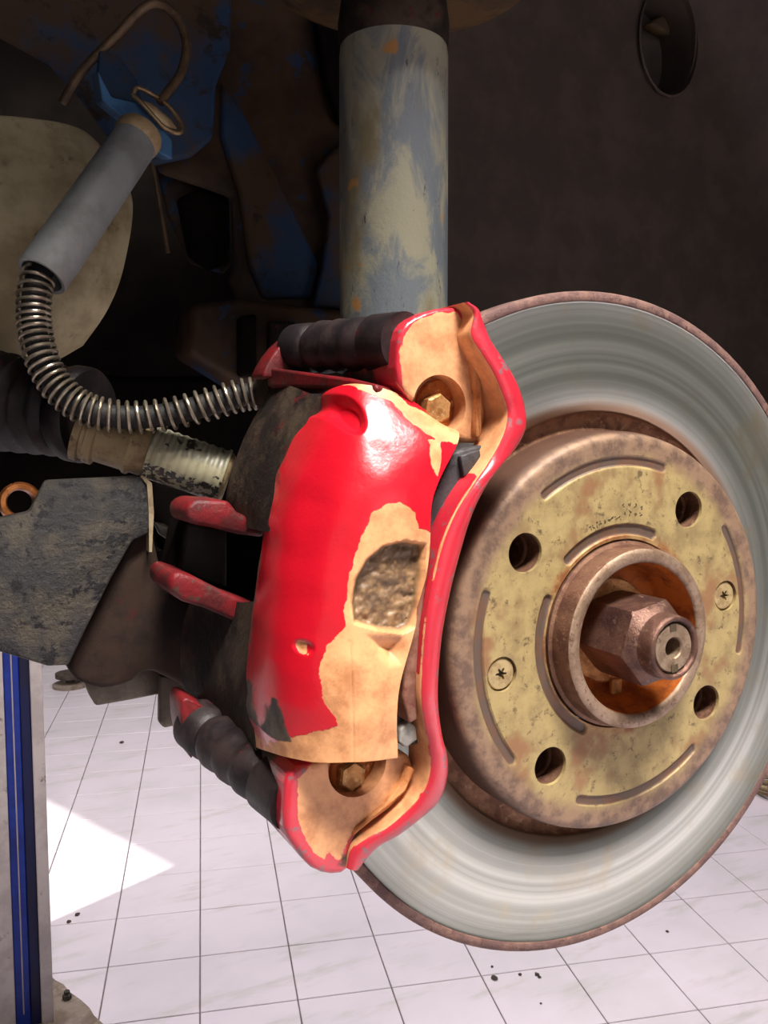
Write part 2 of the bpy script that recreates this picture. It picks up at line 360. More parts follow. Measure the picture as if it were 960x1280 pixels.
def tile_mesh():
    g = 0.0022; h = TILE / 2 - g; b = 0.0018; V = []; F = []
    for s, z in ((h, -0.004), (h, -b), (h - b, 0.0)):
        for a, c in ((-1, -1), (1, -1), (1, 1), (-1, 1)): V.append(U * a * s + Vv * c * s + Vector((0, 0, z)))
    for k in (0, 4):
        for i in range(4): F.append([k + i, k + (i + 1) % 4, k + 4 + (i + 1) % 4, k + 4 + i])
    F.append([8, 9, 10, 11]); return V, F
tV, tF = tile_mesh(); tme = bpy.data.meshes.new('tile'); tme.from_pydata([tuple(v) for v in tV], [], tF)
bmx = bmesh.new(); bmx.from_mesh(tme); bmesh.ops.recalc_face_normals(bmx, faces=bmx.faces); bmx.to_mesh(tme); bmx.free(); tme.materials.append(M['tile'])
def proj(p):
    d = np.array([p.x, p.z - HUB, -p.y]) - EYE; q = RC @ d
    return (480 + FOC * q[0] / q[2], 640 + FOC * q[1] / q[2], q[2])
near, far = [], []
for i in range(-24, 34):
    for j in range(-26, 26):
        c = tp(i + 0.5, j + 0.5)
        if abs(c.x) > 13.5 or not (-8.6 < c.y < 15.6): continue
        q = proj(c)
        seen = q[2] > 0.5 and -45 < q[0] < 1005 and 850 < q[1] < 1330
        (near if seen else far).append((q[2], c))
near.sort(key=lambda t: t[0]); far += near[300:]; near = near[:300]
for d, c in near:
    o = bpy.data.objects.new('tile', tme); C.objects.link(o); o.parent = fl; o.location = c
rest = join([([v + c for v in tV], tF) for d, c in far])
ro = obj('tile_field', rest[0], rest[1], M['tile'], fl, False); ro['kind'] = 'stuff'
# wall with the window that lets the sun patch in (parallel to the patch's edge), and a far wall
wa = wd((-0.377, 0, -0.926)).normalized(); wb = wd((-0.923, 0, 0.384)).normalized()
cor = w(0.587, 0, -3.227); cor.z = 0; WD = 6.0; zt = (WD + 0.2) * math.tan(SUN_EL); zb = zt - 1.5
def wp(s, z, t=0.0): return cor + wb * (WD + t) + wa * s + Vector((0, 0, z))
def wallbox(s0, s1, z0, z1):
    v = [wp(s, z, t) for t in (0, 0.2) for s in (s0, s1) for z in (z0, z1)]
    return v, [[0, 1, 3, 2], [4, 6, 7, 5], [0, 4, 5, 1], [2, 3, 7, 6], [0, 2, 6, 4], [1, 5, 7, 3]]
WV, WF = join([wallbox(-9, 0, -0.1, 5.2), wallbox(2.4, 9, -0.1, 5.2), wallbox(0, 2.4, -0.1, zb), wallbox(0, 2.4, zt, 5.2)])
o = obj('wall_left', WV, WF, M['wall'], smooth=False); o['kind'] = 'structure'
v, f = box_data((1, 12.0, 2.5), 24, 0.2, 5.2); o = obj('wall_back', v, f, M['wall'], smooth=False); o['kind'] = 'structure'
v, f = box_data((5.6, -6.0, 2.5), 7.0, 0.2, 5.2); o = obj('unseen_wall_front', v, f, M['ceiling'], smooth=False); o['kind'] = 'structure'  # out of view, added to darken what the disc top mirrors
v, f = box_data((9.0, 4.5, 2.5), 0.2, 15, 5.2); o = obj('wall_right', v, f, M['ceiling'], smooth=False); o['kind'] = 'structure'
v, f = box_data((1.5, 3.5, 5.2), 15.4, 17, 0.2); o = obj('ceiling', v, f, M['ceiling'], smooth=False); o['kind'] = 'structure'  # out of view, put in dark to dim the upper reflections

# ------------------------------------------------------------------ brake disc
disc = thing('brake_disc', 'worn steel brake disc with a yellowish drilled hat, gripped by the red caliper', 'brake disc', HUBC)
axle_lathe('friction_ring', [(84, -17.5), (84, -16.2), (84.8, -15.5), (100, -15.55), (112, -15.5), (125.3, -15.6), (125.9, -15.3), (125.9, -16.5), (125.9, -25), (84, -25), (84, -17.5)], M['disc'], disc, 240, angle=60)
axle_lathe('rust_lip', [(125.9, -16.5), (126.1, -14.9), (126.6, -14.6), (129.0, -14.7), (129.8, -15.6), (129.8, -25.6), (129.0, -26.4), (125.8, -26.4), (125.9, -16.5)], M['rust_lip'], disc, 240, angle=50)
axle_lathe('gutter', [(84, -16.8), (83.4, -18.6), (81.5, -19.8), (79, -20.2), (77.6, -19.4), (75.0, -19.4), (75, -24.5), (84, -24.5), (84, -16.8)], M['gutter'], disc, 200, angle=50)
# hat: polar grid with the cast arc grooves, then drilled
def build_hat():
    rs = [36.0, 36.0] + list(np.linspace(36.2, 72.6, 92)) + [73.4, 74.3, 75.1, 75.8, 76.3, 76.7, 77.0]
    zs = [-12.0, -0.4] + [0.0] * 92 + [-0.15, -0.5, -1.2, -2.3, -3.8, -5.6, -19.5]
    n = 420; V, F, G = [], [], []
    arcs = [(65.4, 124.5, 73.5, 1.7), (64.9, 162, 219, 1.7), (64.4, 253, 307, 1.7), (65.2, -12, 35, 1.5), (39.8, 69, 131, 1.9), (38.6, 156, 242, 1.8)]
    for i in range(n):
        th = 2 * PI * i / n; dg = math.degrees(th)
        for r, z in zip(rs, zs):
            g = 0.0
            for R0, a0, a1, hw in arcs:
                lo, hi = min(a0, a1), max(a0, a1); mid = (lo + hi) / 2; half = (hi - lo) / 2
                da = abs((dg - mid + 180) % 360 - 180)
                ex = max(0.0, da - half) * PI / 180 * R0
                dd = math.hypot(r - R0, ex); g = max(g, min(1.0, max(0.0, (hw + 0.5 - dd) / 0.9)))
            if z != 0: g = 0
            zz = z - 0.9 * g + (0.10 * mnoise.noise(Vector((r * math.cos(th), r * math.sin(th), 3)) * 0.25) if z > -1 else 0)
            V.append(w(r / 1000 * math.cos(th), r / 1000 * math.sin(th), zz / 1000)); G.append(g)
    k = len(rs)
    for i in range(n):
        j = (i + 1) % n
        for q in range(k - 1): F.append([i * k + q, j * k + q, j * k + q + 1, i * k + q + 1])
        F.append([i * k + k - 1, j * k + k - 1, j * k, i * k])
    o = obj('hat', V, F, M['hat'], disc)
    at = o.data.attributes.new('groove', 'FLOAT', 'POINT'); at.data.foreach_set('value', G)
    cs = []
    def cyl(r, ang, rad, z0, z1, cone=None):
        c = w(r / 1000 * math.cos(math.radians(ang)), r / 1000 * math.sin(math.radians(ang)), 0)
        pr = [(rad / 1000, z0 / 1000)] + ([cone] if cone else []) + [(rad / 1000 + (0.0008 if cone else 0), z1 / 1000)]
        V, F = lathe_data(pr, c, AX, 40, True); q = obj('cutter', V, F, M['hat']); cs.append(q)
    for a in (54.3, 143.6, 234.3, 324.0): cyl(56.6, a, 7.0, -26, 3, (0.0070, -0.0009))
    for a in (189.2, 10.2): cyl(55.7, a, 6.3, -2.6, 3)
    cut(o, cs)
    return o
build_hat()
for a in (54.3, 143.6, 234.3, 324.0):      # the bores seen inside the bolt holes
    c = (0.0566 * math.cos(math.radians(a)), 0.0566 * math.sin(math.radians(a)))
    axle_lathe('bolt_hole', [(7.0, -1.2), (6.95, -8.5), (6.4, -9), (6.2, -10), (6.4, -11), (6.2, -12), (6.4, -13), (6.2, -14), (6.4, -15), (6.2, -16), (6.3, -22), (0.1, -22), (0.1, -23), (7.4, -23), (7.4, -1.2)], M['hub_iron'], disc, 40, c)
for a in (189.2, 10.2):
    c = (0.0557 * math.cos(math.radians(a)), 0.0557 * math.sin(math.radians(a)))
    s = axle_lathe('retaining_screw', [(0.01, -0.55), (3.9, -0.5), (5.3, -0.7), (5.7, -1.2), (5.7, -2.6), (0.01, -2.6)], M['screw'], disc, 36, c)
    # six-lobed socket: recessed star with a dark floor
    pts = [((1.75 + 0.65 * math.cos(6 * t)) * math.cos(t) / 1000, (1.75 + 0.65 * math.cos(6 * t)) * math.sin(t) / 1000) for t in [2 * PI * i / 48 for i in range(48)]]
    v, f = prism_data([w(c[0] + p[0], c[1] + p[1], 0.0006) for p in pts], [w(c[0] + p[0], c[1] + p[1], -0.0022) for p in pts])
    ctr = obj('cutter', v, f, M['screw']); cut(s, [ctr]); s.name = 'retaining_screw'
    pts = [(p[0] * 0.97, p[1] * 0.97) for p in pts]
    v, f = prism_data([w(c[0] + p[0], c[1] + p[1], -0.00205) for p in pts], [w(c[0] + p[0], c[1] + p[1], -0.0023) for p in pts])
    q = obj('socket_floor', v, f, M['dark_mark'], disc); q.parent = s
# worn stamped figures along an arc above the hub (illegible in the photograph: short strokes)
def stamp():
    parts = []; rnd = random.Random(5)
    for row, r0, a0, a1, nn in ((0, 44.2, 112, 93, 9), (1, 45.8, 90, 80, 4), (2, 48.6, 91, 80, 4)):
        for k in range(nn):
            a = math.radians(a0 + (a1 - a0) * k / (nn - 1)); 
            for s in range(3):
                x = rnd.uniform(-0.45, 0.45); y = rnd.uniform(-0.8, 0.8); L = rnd.uniform(0.5, 1.3); ta = rnd.choice((0, PI / 2, 0.6, -0.6))
                e1 = np.array([math.cos(a - PI / 2), math.sin(a - PI / 2)]); e2 = np.array([math.cos(a), math.sin(a)])
                c = e2 * r0 + e1 * x + e2 * y; t = e1 * math.cos(ta) + e2 * math.sin(ta); nn_ = np.array([-t[1], t[0]])
                q = [c - t * L / 2 - nn_ * 0.12, c + t * L / 2 - nn_ * 0.12, c + t * L / 2 + nn_ * 0.12, c - t * L / 2 + nn_ * 0.12]
                parts.append(prism_data([w(p[0] / 1000, p[1] / 1000, 0.00013) for p in q], [w(p[0] / 1000, p[1] / 1000, -0.0003) for p in q]))
    v, f = join(parts); obj('stamped_marks', v, f, M['dark_mark'], disc, False)
stamp()

# ------------------------------------------------------------------ hub, stub axle and nut
hub = thing('wheel_hub', 'rusty raised hub collar with stub axle end standing in the disc centre', 'wheel hub', HUBC)
axle_lathe('collar', [(35.4, -12), (35.4, 0.6), (34.2, 1.4), (33.9, 8.6), (33.5, 9.6)], M['hub_iron'], hub, 120, angle=50)
axle_lathe('collar_rim', [(33.5, 9.6), (32.9, 10.3), (31.2, 10.6), (29.2, 10.3), (28.4, 9.4), (28.2, 8.2), (33.3, 8.2), (33.5, 9.6)], M['hub_rim'], hub, 120, angle=60)
axle_lathe('bore', [(28.3, 9.4), (27.6, 2), (26.8, -6), (25.0, -10), (21, -11.5), (0.1, -11.5), (0.1, -12.5), (28.6, -12.5), (28.6, 9.4)], M['hub_rust'], hub, 100, angle=50)
axle_lathe('stub_axle', [(0.02, 14), (3.2, 14.6), (3.6, 25.7), (4.1, 26.2), (8.4, 26.2), (8.9, 25.5), (8.9, -10), (0.02, -10)], M['stub'], hub, 64, angle=40)
lugs = []
for a in (95, 275):                                     # keyways beside the stub's centre hole
    ca, sa = math.cos(math.radians(a)), math.sin(math.radians(a))
    q = [(7.4 * ca - 1.5 * -sa * k[0] + 1.4 * ca * k[1], 7.4 * sa - 1.5 * ca * k[0] + 1.4 * sa * k[1]) for k in ((-1, -1), (1, -1), (1, 1), (-1, 1))]
    lugs.append(prism_data([w(p[0] / 1000, p[1] / 1000, 0.0264) for p in q], [w(p[0] / 1000, p[1] / 1000, 0.0245) for p in q]))
v, f = join(lugs); obj('keyway', v, f, M['dark_mark'], hub, False)
q = axle_lathe('washer', [(20.0, -10.4), (20.6, -9.9), (20.6, -7.6), (20.0, -7.0), (10, -7.0), (10, -10.4), (20.0, -10.4)], M['golden'], hub, 60)
v, f = box_data((0, 0, 0), 0.005, 0.0026, 0.006)
tab = obj('washer_tab', [x + w(0.003, -0.0222, -0.0062) for x in v], f, M['golden'], hub); bevel(tab, 0.0008); apply_mods(tab)
def nut():
    t = thing('axle_nut', 'brown hexagonal axle nut with round crown sunk inside the hub collar', 'nut', w(0, 0, -0.007))
    n = 96; V, F = [], []; R = 16.4; ph = math.radians(12)
    def hexr(a): return R * math.cos(PI / 6) / math.cos(((a - ph) % (PI / 3)) - PI / 6)
    prof = [(-7.0, 10.2, 0), (-7.0, 15.6, 0), (-5.6, 30, 1), (16.6, 30, 1), (17.2, 15.7, 2), (19.4, 13.2, 2), (20.6, 12.0, 0), (22, 11.7, 0)]
    for i in range(n):
        a = 2 * PI * i / n; h = hexr(a)
        for z, r, md in prof:
            rr = min(h, r) if md else min(h, r); V.append(w(rr / 1000 * math.cos(a), rr / 1000 * math.sin(a), z / 1000))
    k = len(prof)
    for i in range(n):
        j = (i + 1) % n
        for q in range(k - 1): F.append([i * k + q, j * k + q, j * k + q + 1, i * k + q + 1])
        F.append([i * k + k - 1, j * k + k - 1, j * k, i * k])
    o = obj('hexagon', V, F, M['nut'], t, True, 25)
    axle_lathe('crown', [(11.8, 19.5), (11.7, 24.4), (11.4, 26.6), (10.8, 27.2), (10.0, 27.0), (9.4, 26.2), (9.2, 23), (9.2, 10), (11.8, 10), (11.8, 19.5)], M['nut'], t, 72, angle=60)
nut()

# ------------------------------------------------------------------ caliper
cal = thing('brake_caliper', 'chipped red brake caliper body with bare copper patches, astride the disc', 'brake caliper', on(330, 700, -40))
def attach(o, bare=None, grime_shade=None):
    n = len(o.data.vertices)
    for nm, val in (('bare', bare), ('grime_shade', grime_shade)):
        at = o.data.attributes.new(nm, 'FLOAT', 'POINT')
        at.data.foreach_set('value', val if val is not None else np.full(n, -5.0 if nm == 'bare' else 0.0))
def xy_of(o):                       # axle-plane coordinates (mm) of an object's vertices
    base = root_loc(o.parent) if o.parent else o.location
    co = np.empty(len(o.data.vertices) * 3); o.data.vertices.foreach_get('co', co); co = co.reshape(-1, 3) + np.array(base)
    return co[:, 0] * 1000, (co[:, 2] - HUB) * 1000, -co[:, 1] * 1000
def patch(pts, z): return [tuple(dk(a, b, c)[:2] * 1000) for a, b, c in [(p[0], p[1], p[2] if len(p) > 2 else z) for p in pts]]
def patch_uv(rows, pts): pass
def surf(rows, nu, nv):             # rows of (px,py,z): smooth sheet of axle-frame points
    R = [spline([tuple(dk(*q)) for q in r], nu) for r in rows]
    R = np.array(R); out = np.empty((nv, nu, 3))
    for u in range(nu): out[:, u] = spline(R[:, u], nv)
    return out
SHELL = [
 [(556, 534, -5), (517, 502, -5), (481, 486, -7), (450, 480, -11), (430, 481, -17), (412, 487, -24), (397, 497, -32), (386, 501, -39)],
 [(574, 547, 5), (535, 550, 6), (490, 549, 4), (450, 547, 0), (420, 546, -7), (395, 546, -17), (375, 547, -29), (362, 548, -38)],
 [(542, 620, 11), (505, 622, 11), (465, 622, 9), (425, 620, 3), (393, 618, -6), (367, 617, -16), (349, 617, -28), (338, 617, -38)],
 [(536, 700, 12), (495, 702, 12), (450, 703, 10), (410, 702, 5), (375, 700, -4), (350, 698, -14), (334, 697, -26), (325, 696, -38)],
 [(519, 785, 13), (480, 792, 13), (438, 793, 12), (398, 790, 6), (362, 788, -3), (338, 786, -13), (323, 785, -25), (313, 785, -38)],
 [(498, 868, 14), (470, 872, 15), (437, 874, 14), (395, 872, 8), (358, 870, -1), (334, 868, -12), (317, 866, -25), (306, 863, -38)],
 [(497, 947, 14), (470, 951, 15), (438, 953, 14), (397, 953, 8), (360, 947, -1), (336, 940, -12), (320, 934, -25), (310, 924, -38)],
]
def sheet(name, rows, nu, nv, thick, m, parent, ends=(10, 12), sides=(14, 6), recess=None):
    """solid built from a sheet: the borders are turned inboard, then a back skin closes it"""
    S = surf(rows, nu, nv); depth_pts = S.copy()
    # normals
    du = np.gradient(S, axis=1); dv = np.gradient(S, axis=0); Nn = np.cross(du, dv); Nn /= np.linalg.norm(Nn, axis=2, keepdims=True) + 1e-12
    if np.mean(Nn[..., 2] - Nn[..., 0]) < 0: Nn = -Nn
    if recess: S = recess(S, Nn)
    B = depth_pts - Nn * thick / 1000
    V = [w(*p) for p in S.reshape(-1, 3)] + [w(*p) for p in B.reshape(-1, 3)]
    F = []; K = nu * nv
    for a in range(nv - 1):
        for b in range(nu - 1):
            i = a * nu + b; F.append([i, i + 1, i + nu + 1, i + nu]); F.append([K + i, K + i + nu, K + i + nu + 1, K + i + 1])
    ring = [b for b in range(nu)] + [a * nu + nu - 1 for a in range(1, nv)] + [(nv - 1) * nu + b for b in range(nu - 2, -1, -1)] + [a * nu for a in range(nv - 2, 0, -1)]
    for k in range(len(ring)):
        i, j = ring[k], ring[(k + 1) % len(ring)]; F.append([i, K + i, K + j, j])
    return obj(name, V, F, m, parent, True, 50)
def shell_recess(S, Nn):
    x, y = S[..., 0] * 1000, S[..., 1] * 1000
    D = np.zeros(x.shape)
    s = sd_poly(x, y, patch([(530, 680), (505, 676), (480, 682), (460, 700), (446, 725), (440, 755), (442, 778), (470, 786), (500, 790), (513, 783), (522, 760), (528, 725)], 11))
    m = np.clip((s + 0.4) / 1.6, 0, 1); rough = np.array([mnoise.fractal(Vector((a * 0.35, b * 0.35, 0)), 0.8, 2.2, 5) for a, b in zip(x.ravel(), y.ravel())]).reshape(x.shape)
    D += m * (4.2 + 0.8 * rough)
    s = sd_poly(x, y, patch([(455, 792), (505, 792), (507, 812), (500, 832), (482, 833), (465, 818)], 12)); D += np.clip((s + 0.3) / 5.0, 0, 1) ** 1.5 * 3.4
    c0 = dk(434, 517, -8) * 1000; e = np.hypot((x - c0[0]) / 3.7, (y - c0[1]) / 6.2); D += np.clip((1.15 - e) / 0.6, 0, 1) ** 1.3 * 3.8
    s = np.hypot(x - patch([(374, 806, -1)], 0)[0][0], y - patch([(374, 806, -1)], 0)[0][1]); D += np.clip((2.4 - s) / 1.2, 0, 1) * 1.0
    # casting seam down the face and gentle waviness
    seam = patch([(437, 800, 12), (440, 870, 14), (441, 950, 14)], 12); s = np.abs(x - np.interp(-y, [-seam[0][1], -seam[1][1], -seam[2][1]], [seam[0][0], seam[1][0], seam[2][0]])); D += np.where(y < seam[0][1], np.clip(1 - s / 0.5, 0, 1) * 0.35, 0)
    D += 0.25 * np.array([mnoise.noise(Vector((a * 0.12, b * 0.12, 7))) for a, b in zip(x.ravel(), y.ravel())]).reshape(x.shape)
    return S - Nn * D[..., None] / 1000
shell = sheet('caliper_shell', SHELL, 150, 260, 7.0, M['caliper'], cal, recess=shell_recess)
x, y, z = xy_of(shell)
bare = np.full(len(x), -6.0)
for P_ in (
  patch([(520, 505, 2), (500, 478, 1), (470, 473, -1), (447, 477, -6), (470, 490, -1), (498, 500, 1), (512, 520, 4), (528, 535, 6), (545, 548, 8), (600, 560, 8), (570, 530, 4)], 3),
  patch([(541, 548), (556, 550), (552, 580), (546, 596), (540, 585)], 9),
  patch([(500, 628, 11), (518, 640, 11), (522, 660, 11), (545, 668, 12), (560, 700, 12), (540, 800, 13), (520, 830, 14), (515, 880, 14), (515, 960, 14), (440, 965, 14), (330, 960, -14), (322, 944, -22), (344, 932, -6), (368, 920, 2), (398, 912, 8), (420, 905, 11), (418, 895, 11), (402, 872, 9), (400, 835, 8), (404, 815, 7), (415, 800, 9), (432, 785, 12), (434, 760, 12), (440, 720, 11), (452, 680, 11), (466, 640, 10), (482, 630, 10)], 11),
  patch([(370, 798, -1), (380, 802, 0), (378, 814, 0), (368, 814, -2)], -1)):
    bare = np.maximum(bare, sd_poly(x, y, P_))
rec = sd_poly(x, y, patch([(530, 680), (505, 676), (480, 682), (460, 700), (446, 725), (440, 755), (442, 778), (470, 786), (500, 790), (513, 783), (522, 760), (528, 725)], 11))
gr = rec * 0.0
tri = sd_poly(x, y, patch([(338, 870, -11), (352, 902, -3), (359, 924, -2), (346, 926, -5), (334, 916, -12), (335, 893, -12)], -8)); gr = np.maximum(gr, np.clip((tri + 1.0) / 1.0, 0, 1) * 0.85)  # dark triangle in place of a shallow recess
gr = np.maximum(gr, np.clip((-24 - z) / 14, 0, 1) * 0.62)  # flank past the terminator darkened, painted shade
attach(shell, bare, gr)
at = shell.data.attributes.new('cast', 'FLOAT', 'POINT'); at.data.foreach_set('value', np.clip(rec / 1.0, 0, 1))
# inboard body: dark grimy bridge, upper and lower
HU = [[(398, 495, -30), (388, 492, -38), (368, 484, -54), (345, 476, -75)], [(375, 547, -30), (355, 545, -42), (330, 545, -62), (306, 545, -85)],
      [(349, 617, -30), (334, 617, -40), (310, 616, -60), (284, 612, -85)], [(337, 664, -28), (327, 664, -38), (310, 660, -58), (284, 652, -85)]]
o = sheet('bridge_casting', HU, 40, 60, 16, M['dirty_iron'], cal)
HL = [[(326, 750, -28), (316, 752, -40), (290, 752, -62), (240, 744, -92)], [(321, 800, -28), (308, 800, -42), (278, 794, -66), (228, 785, -98)],
      [(315, 866, -28), (300, 863, -43), (268, 853, -68), (226, 840, -98)], [(320, 938, -25), (303, 920, -42), (268, 895, -68), (236, 872, -92)]]
o = sheet('bridge_casting', HL, 40, 60, 16, M['dirty_iron'], cal)
prism('window_back', [(226, 640), (340, 660), (336, 760), (205, 735)], -90, -104, M['dark_gap'], cal)  # near-black sheet painting the deep shade inside the window
prism('window_wall', [(236, 655), (284, 662), (284, 735), (226, 716)], -84, -92, M['rubber'], cal, 0.001)
prism('lug', [(234, 632), (246, 624), (286, 626), (297, 640), (330, 656), (331, 672), (298, 668), (262, 659), (238, 655), (232, 645)], -60, -86, M['red_shaded_dirty'], cal, 0.0022, 1)
prism('lug', [(213, 722), (222, 714), (246, 722), (285, 742), (323, 756), (324, 790), (290, 775), (255, 760), (228, 752), (212, 738)], -58, -92, M['red_shaded_dirty'], cal, 0.0022, 1)
# upper ear with its ledge, lower ear
prism('ear', [(329, 472), (334, 455), (350, 432), (372, 414), (386, 405), (396, 410), (384, 428), (378, 448), (372, 460), (350, 470)], -70, -84, M['red_shaded_dirty'], cal, 0.0015, 2)
V, F = [], []
a = [on(331, 458, -74), on(436, 472, -24), on(470, 480, -6), on(470, 492, -6), on(436, 486, -24), on(334, 484, -74)]
b = [p + wd((0.012, -0.002, -0.004)) for p in a]
v, f = prism_data(a, b); o = obj('ledge', v, f, M['red_shaded_dirty'], cal); bevel(o, 0.0012); apply_mods(o)
prism('ear', [(226, 885), (234, 872), (262, 888), (300, 914), (322, 934), (318, 946), (290, 928), (262, 921), (246, 932), (240, 950), (230, 925)], -66, -84, M['red_shaded_dirty'], cal, 0.0015, 2)
# nipple/dark connection on the inboard side where the hose enters
lathe('hose_union', [(0.001, 0), (0.0075, 0), (0.0085, 0.002), (0.0085, 0.012), (0.006, 0.013), (0.006, 0.02), (0.001, 0.02)], on(334, 491, -92), (on(350, 488, -84) - on(334, 491, -92)), M['dirty_iron'], cal, 24)

# ------------------------------------------------------------------ bracket (carrier) with the arched outer tie bar
brk = thing('caliper_bracket', 'red arched caliper bracket running beside the disc hat, inner faces bare copper', 'bracket', on(560, 760, 5))
LEFT = [(580, 378, 3), (592, 392, 4), (588, 418, 5), (600, 440, 7), (617, 468, 9), (630, 500, 10), (634, 520, 10), (628, 545, 11), (612, 575, 11), (592, 605, 12), (570, 640, 12), (553, 680, 12), (543, 720, 12), (533, 770, 12), (528, 820, 12), (526, 870, 12), (530, 905, 11), (536, 930, 10), (538, 960, 9), (530, 988, 8), (510, 1012, 6), (482, 1036, 4), (456, 1049, 2), (440, 1063, 1), (434, 1086, 0)]
RIGHT = [(588, 378, 3), (601, 386, 4), (610, 402, 5), (619, 424, 7), (635, 448, 9), (651, 474, 10), (661, 502, 10), (665, 530, 11), (656, 553, 11), (636, 577, 12), (615, 605, 12), (597, 642, 12), (582, 690, 12), (569, 740, 12), (559, 790, 12), (554, 840, 12), (553, 880, 12), (558, 920, 11), (565, 945, 10), (566, 972, 9), (557, 1002, 8), (534, 1024, 6), (506, 1046, 4), (480, 1060, 2), (452, 1088, 0)]
NB = 150
Ls = spline([tuple(dk(*q)) for q in LEFT], NB); Rs = spline([tuple(dk(*q)) for q in RIGHT], NB)
V, F = [], []; SEC = 15
for i in range(NB):
    l, r = Ls[i], Rs[i]; e = (r - l); wdt = np.linalg.norm(e); thick = 0.0145
    # cross-section: back-left, up the inner wall, slightly domed outer face, round to the back-right
    def pt(u, d): return l + e * u + np.array([0, 0, -d])
    sec = [pt(-0.02, thick), pt(-0.02, thick * .75), pt(-0.01, thick * .5), pt(0, thick * .25), pt(0, 0.0008), pt(0.03, 0.0002), pt(0.10, -0.0004), pt(0.3, -0.0008), pt(0.5, -0.0008), pt(0.7, -0.0003), pt(0.86, 0.0010), pt(0.95, 0.0026), pt(1.0, 0.0052), pt(1.0, thick * .6), pt(0.96, thick)]
    V += [w(*p) for p in sec]
for i in range(NB - 1):
    for q in range(SEC):
        p = (q + 1) % SEC; F.append([i * SEC + q, i * SEC + p, (i + 1) * SEC + p, (i + 1) * SEC + q])
F.append(list(range(SEC))); F.append([(NB - 1) * SEC + q for q in range(SEC)][::-1])
bar = obj('tie_bar', V, F, M['bracket'], brk, True, 60)
tb = np.full(len(V), -5.0); tg = np.zeros(len(V))
for i in range(NB):
    for q in range(SEC):
        t = i / (NB - 1)
        if q <= 4 and (t < 0.36 or t > 0.60): tb[i * SEC + q] = 2.5 if q < 4 else 0.4
        if q in (4, 5) and t < 0.95: tb[i * SEC + q] = max(tb[i * SEC + q], 0.5 if t < 0.5 else 0.1)
        if q >= 11: tg[i * SEC + q] = 0.35  # darker along the rounded outer edge
attach(bar, tb, tg)
def arm(name, poly, z0, z1, bare_z):
    o = prism(name, poly, z0, z1, M['bracket'], brk, 0.0018, 2, seg=3)
    return o
UP = [(498, 478), (497, 440), (502, 412), (517, 397), (545, 386), (575, 384), (590, 392), (598, 410), (600, 440), (606, 470), (607, 520), (604, 550), (580, 552), (545, 534), (520, 506)]
LO = [(356, 1000), (362, 968), (385, 956), (420, 948), (500, 940), (516, 955), (512, 985), (488, 1012), (462, 1030), (446, 1046), (438, 1066), (436, 1088), (415, 1094), (390, 1086), (368, 1060), (356, 1036)]
upper = prism('arm', UP, -3, -46, M['bracket'], brk, 0.0018, 2, seg=3)
lower = prism('arm', LO, -1, -46, M['bracket'], brk, 0.0018, 2, seg=3)
def bore(px, py, z0, rad, depth):
    V, F = lathe_data([(rad, -depth), (rad, 0.004)], on(px, py, z0), AX, 40, True); return obj('cutter', V, F, M['copper_rust'])
def clear():
    V, F = lathe_data([(0.1315, -0.060), (0.1315, -0.0138)], HUBC, AX, 120, True); return obj('cutter', V, F, M['copper_rust'])
cut(upper, [clear(), bore(550, 507, -3, 0.0102, 0.0095)]); cut(lower, [clear(), bore(447, 957, -1, 0.0105, 0.0095)])

def dense(o, n=2):
    md = o.modifiers.new('s', 'SUBSURF'); md.subdivision_type = 'SIMPLE'; md.levels = n; apply_mods(o); finish(o.data, True, 40); return o
for o, poly, z0 in ((upper, [(503, 480), (500, 440), (506, 416), (520, 402), (545, 391), (572, 391), (580, 404), (584, 440), (600, 470), (620, 560), (540, 560)], -3),
                    (lower, [(372, 1010), (372, 975), (395, 950), (520, 930), (530, 1000), (476, 1018), (462, 1034), (440, 1040), (432, 1056), (428, 1072), (420, 1076), (410, 1062), (405, 1074), (392, 1064), (378, 1040)], -1)):
    me = o.data; bmx = bmesh.new(); bmx.from_mesh(me); bmesh.ops.triangulate(bmx, faces=bmx.faces)
    for it in range(5):
        es = [e for e in bmx.edges if e.calc_length() > 0.0016]
        if not es: break
        bmesh.ops.subdivide_edges(bmx, edges=es, cuts=1); bmesh.ops.triangulate(bmx, faces=bmx.faces)
    bmx.to_mesh(me); bmx.free(); finish(me, True, 40)
    x, y, z = xy_of(o); s = sd_poly(x, y, patch(poly, z0)); s = np.where(z > z0 - 14, s, -5)
    gr = np.clip((z0 - 6 - z) / 14, 0, 1) * 0.75  # darker towards the inboard end
    if o is lower: gr = np.maximum(gr, np.clip((sd_poly(x, y, patch([(436, 1040), (464, 1032), (452, 1060), (440, 1092), (418, 1086), (424, 1062)], -1)) + 1) / 3, 0, 1) * 0.55)
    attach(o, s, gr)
# pad abutment step beside the upper arm, slide step on the lower arm
prism('abutment', [(593, 440, 0), (601, 455, 0), (604, 500, 1), (603, 545, 1), (596, 548, 1), (597, 500, 0), (592, 460, 0)], 0, -12, M['copper_bare'], brk, 0.0010, 1)
prism('abutment', [(512, 958, 3), (520, 962, 3), (508, 990, 2), (478, 1016, 1), (440, 1048, 0), (444, 1036, 0), (482, 1006, 1), (504, 978, 2)], 0, -12, M['copper_bare'], brk, 0.0010, 1)
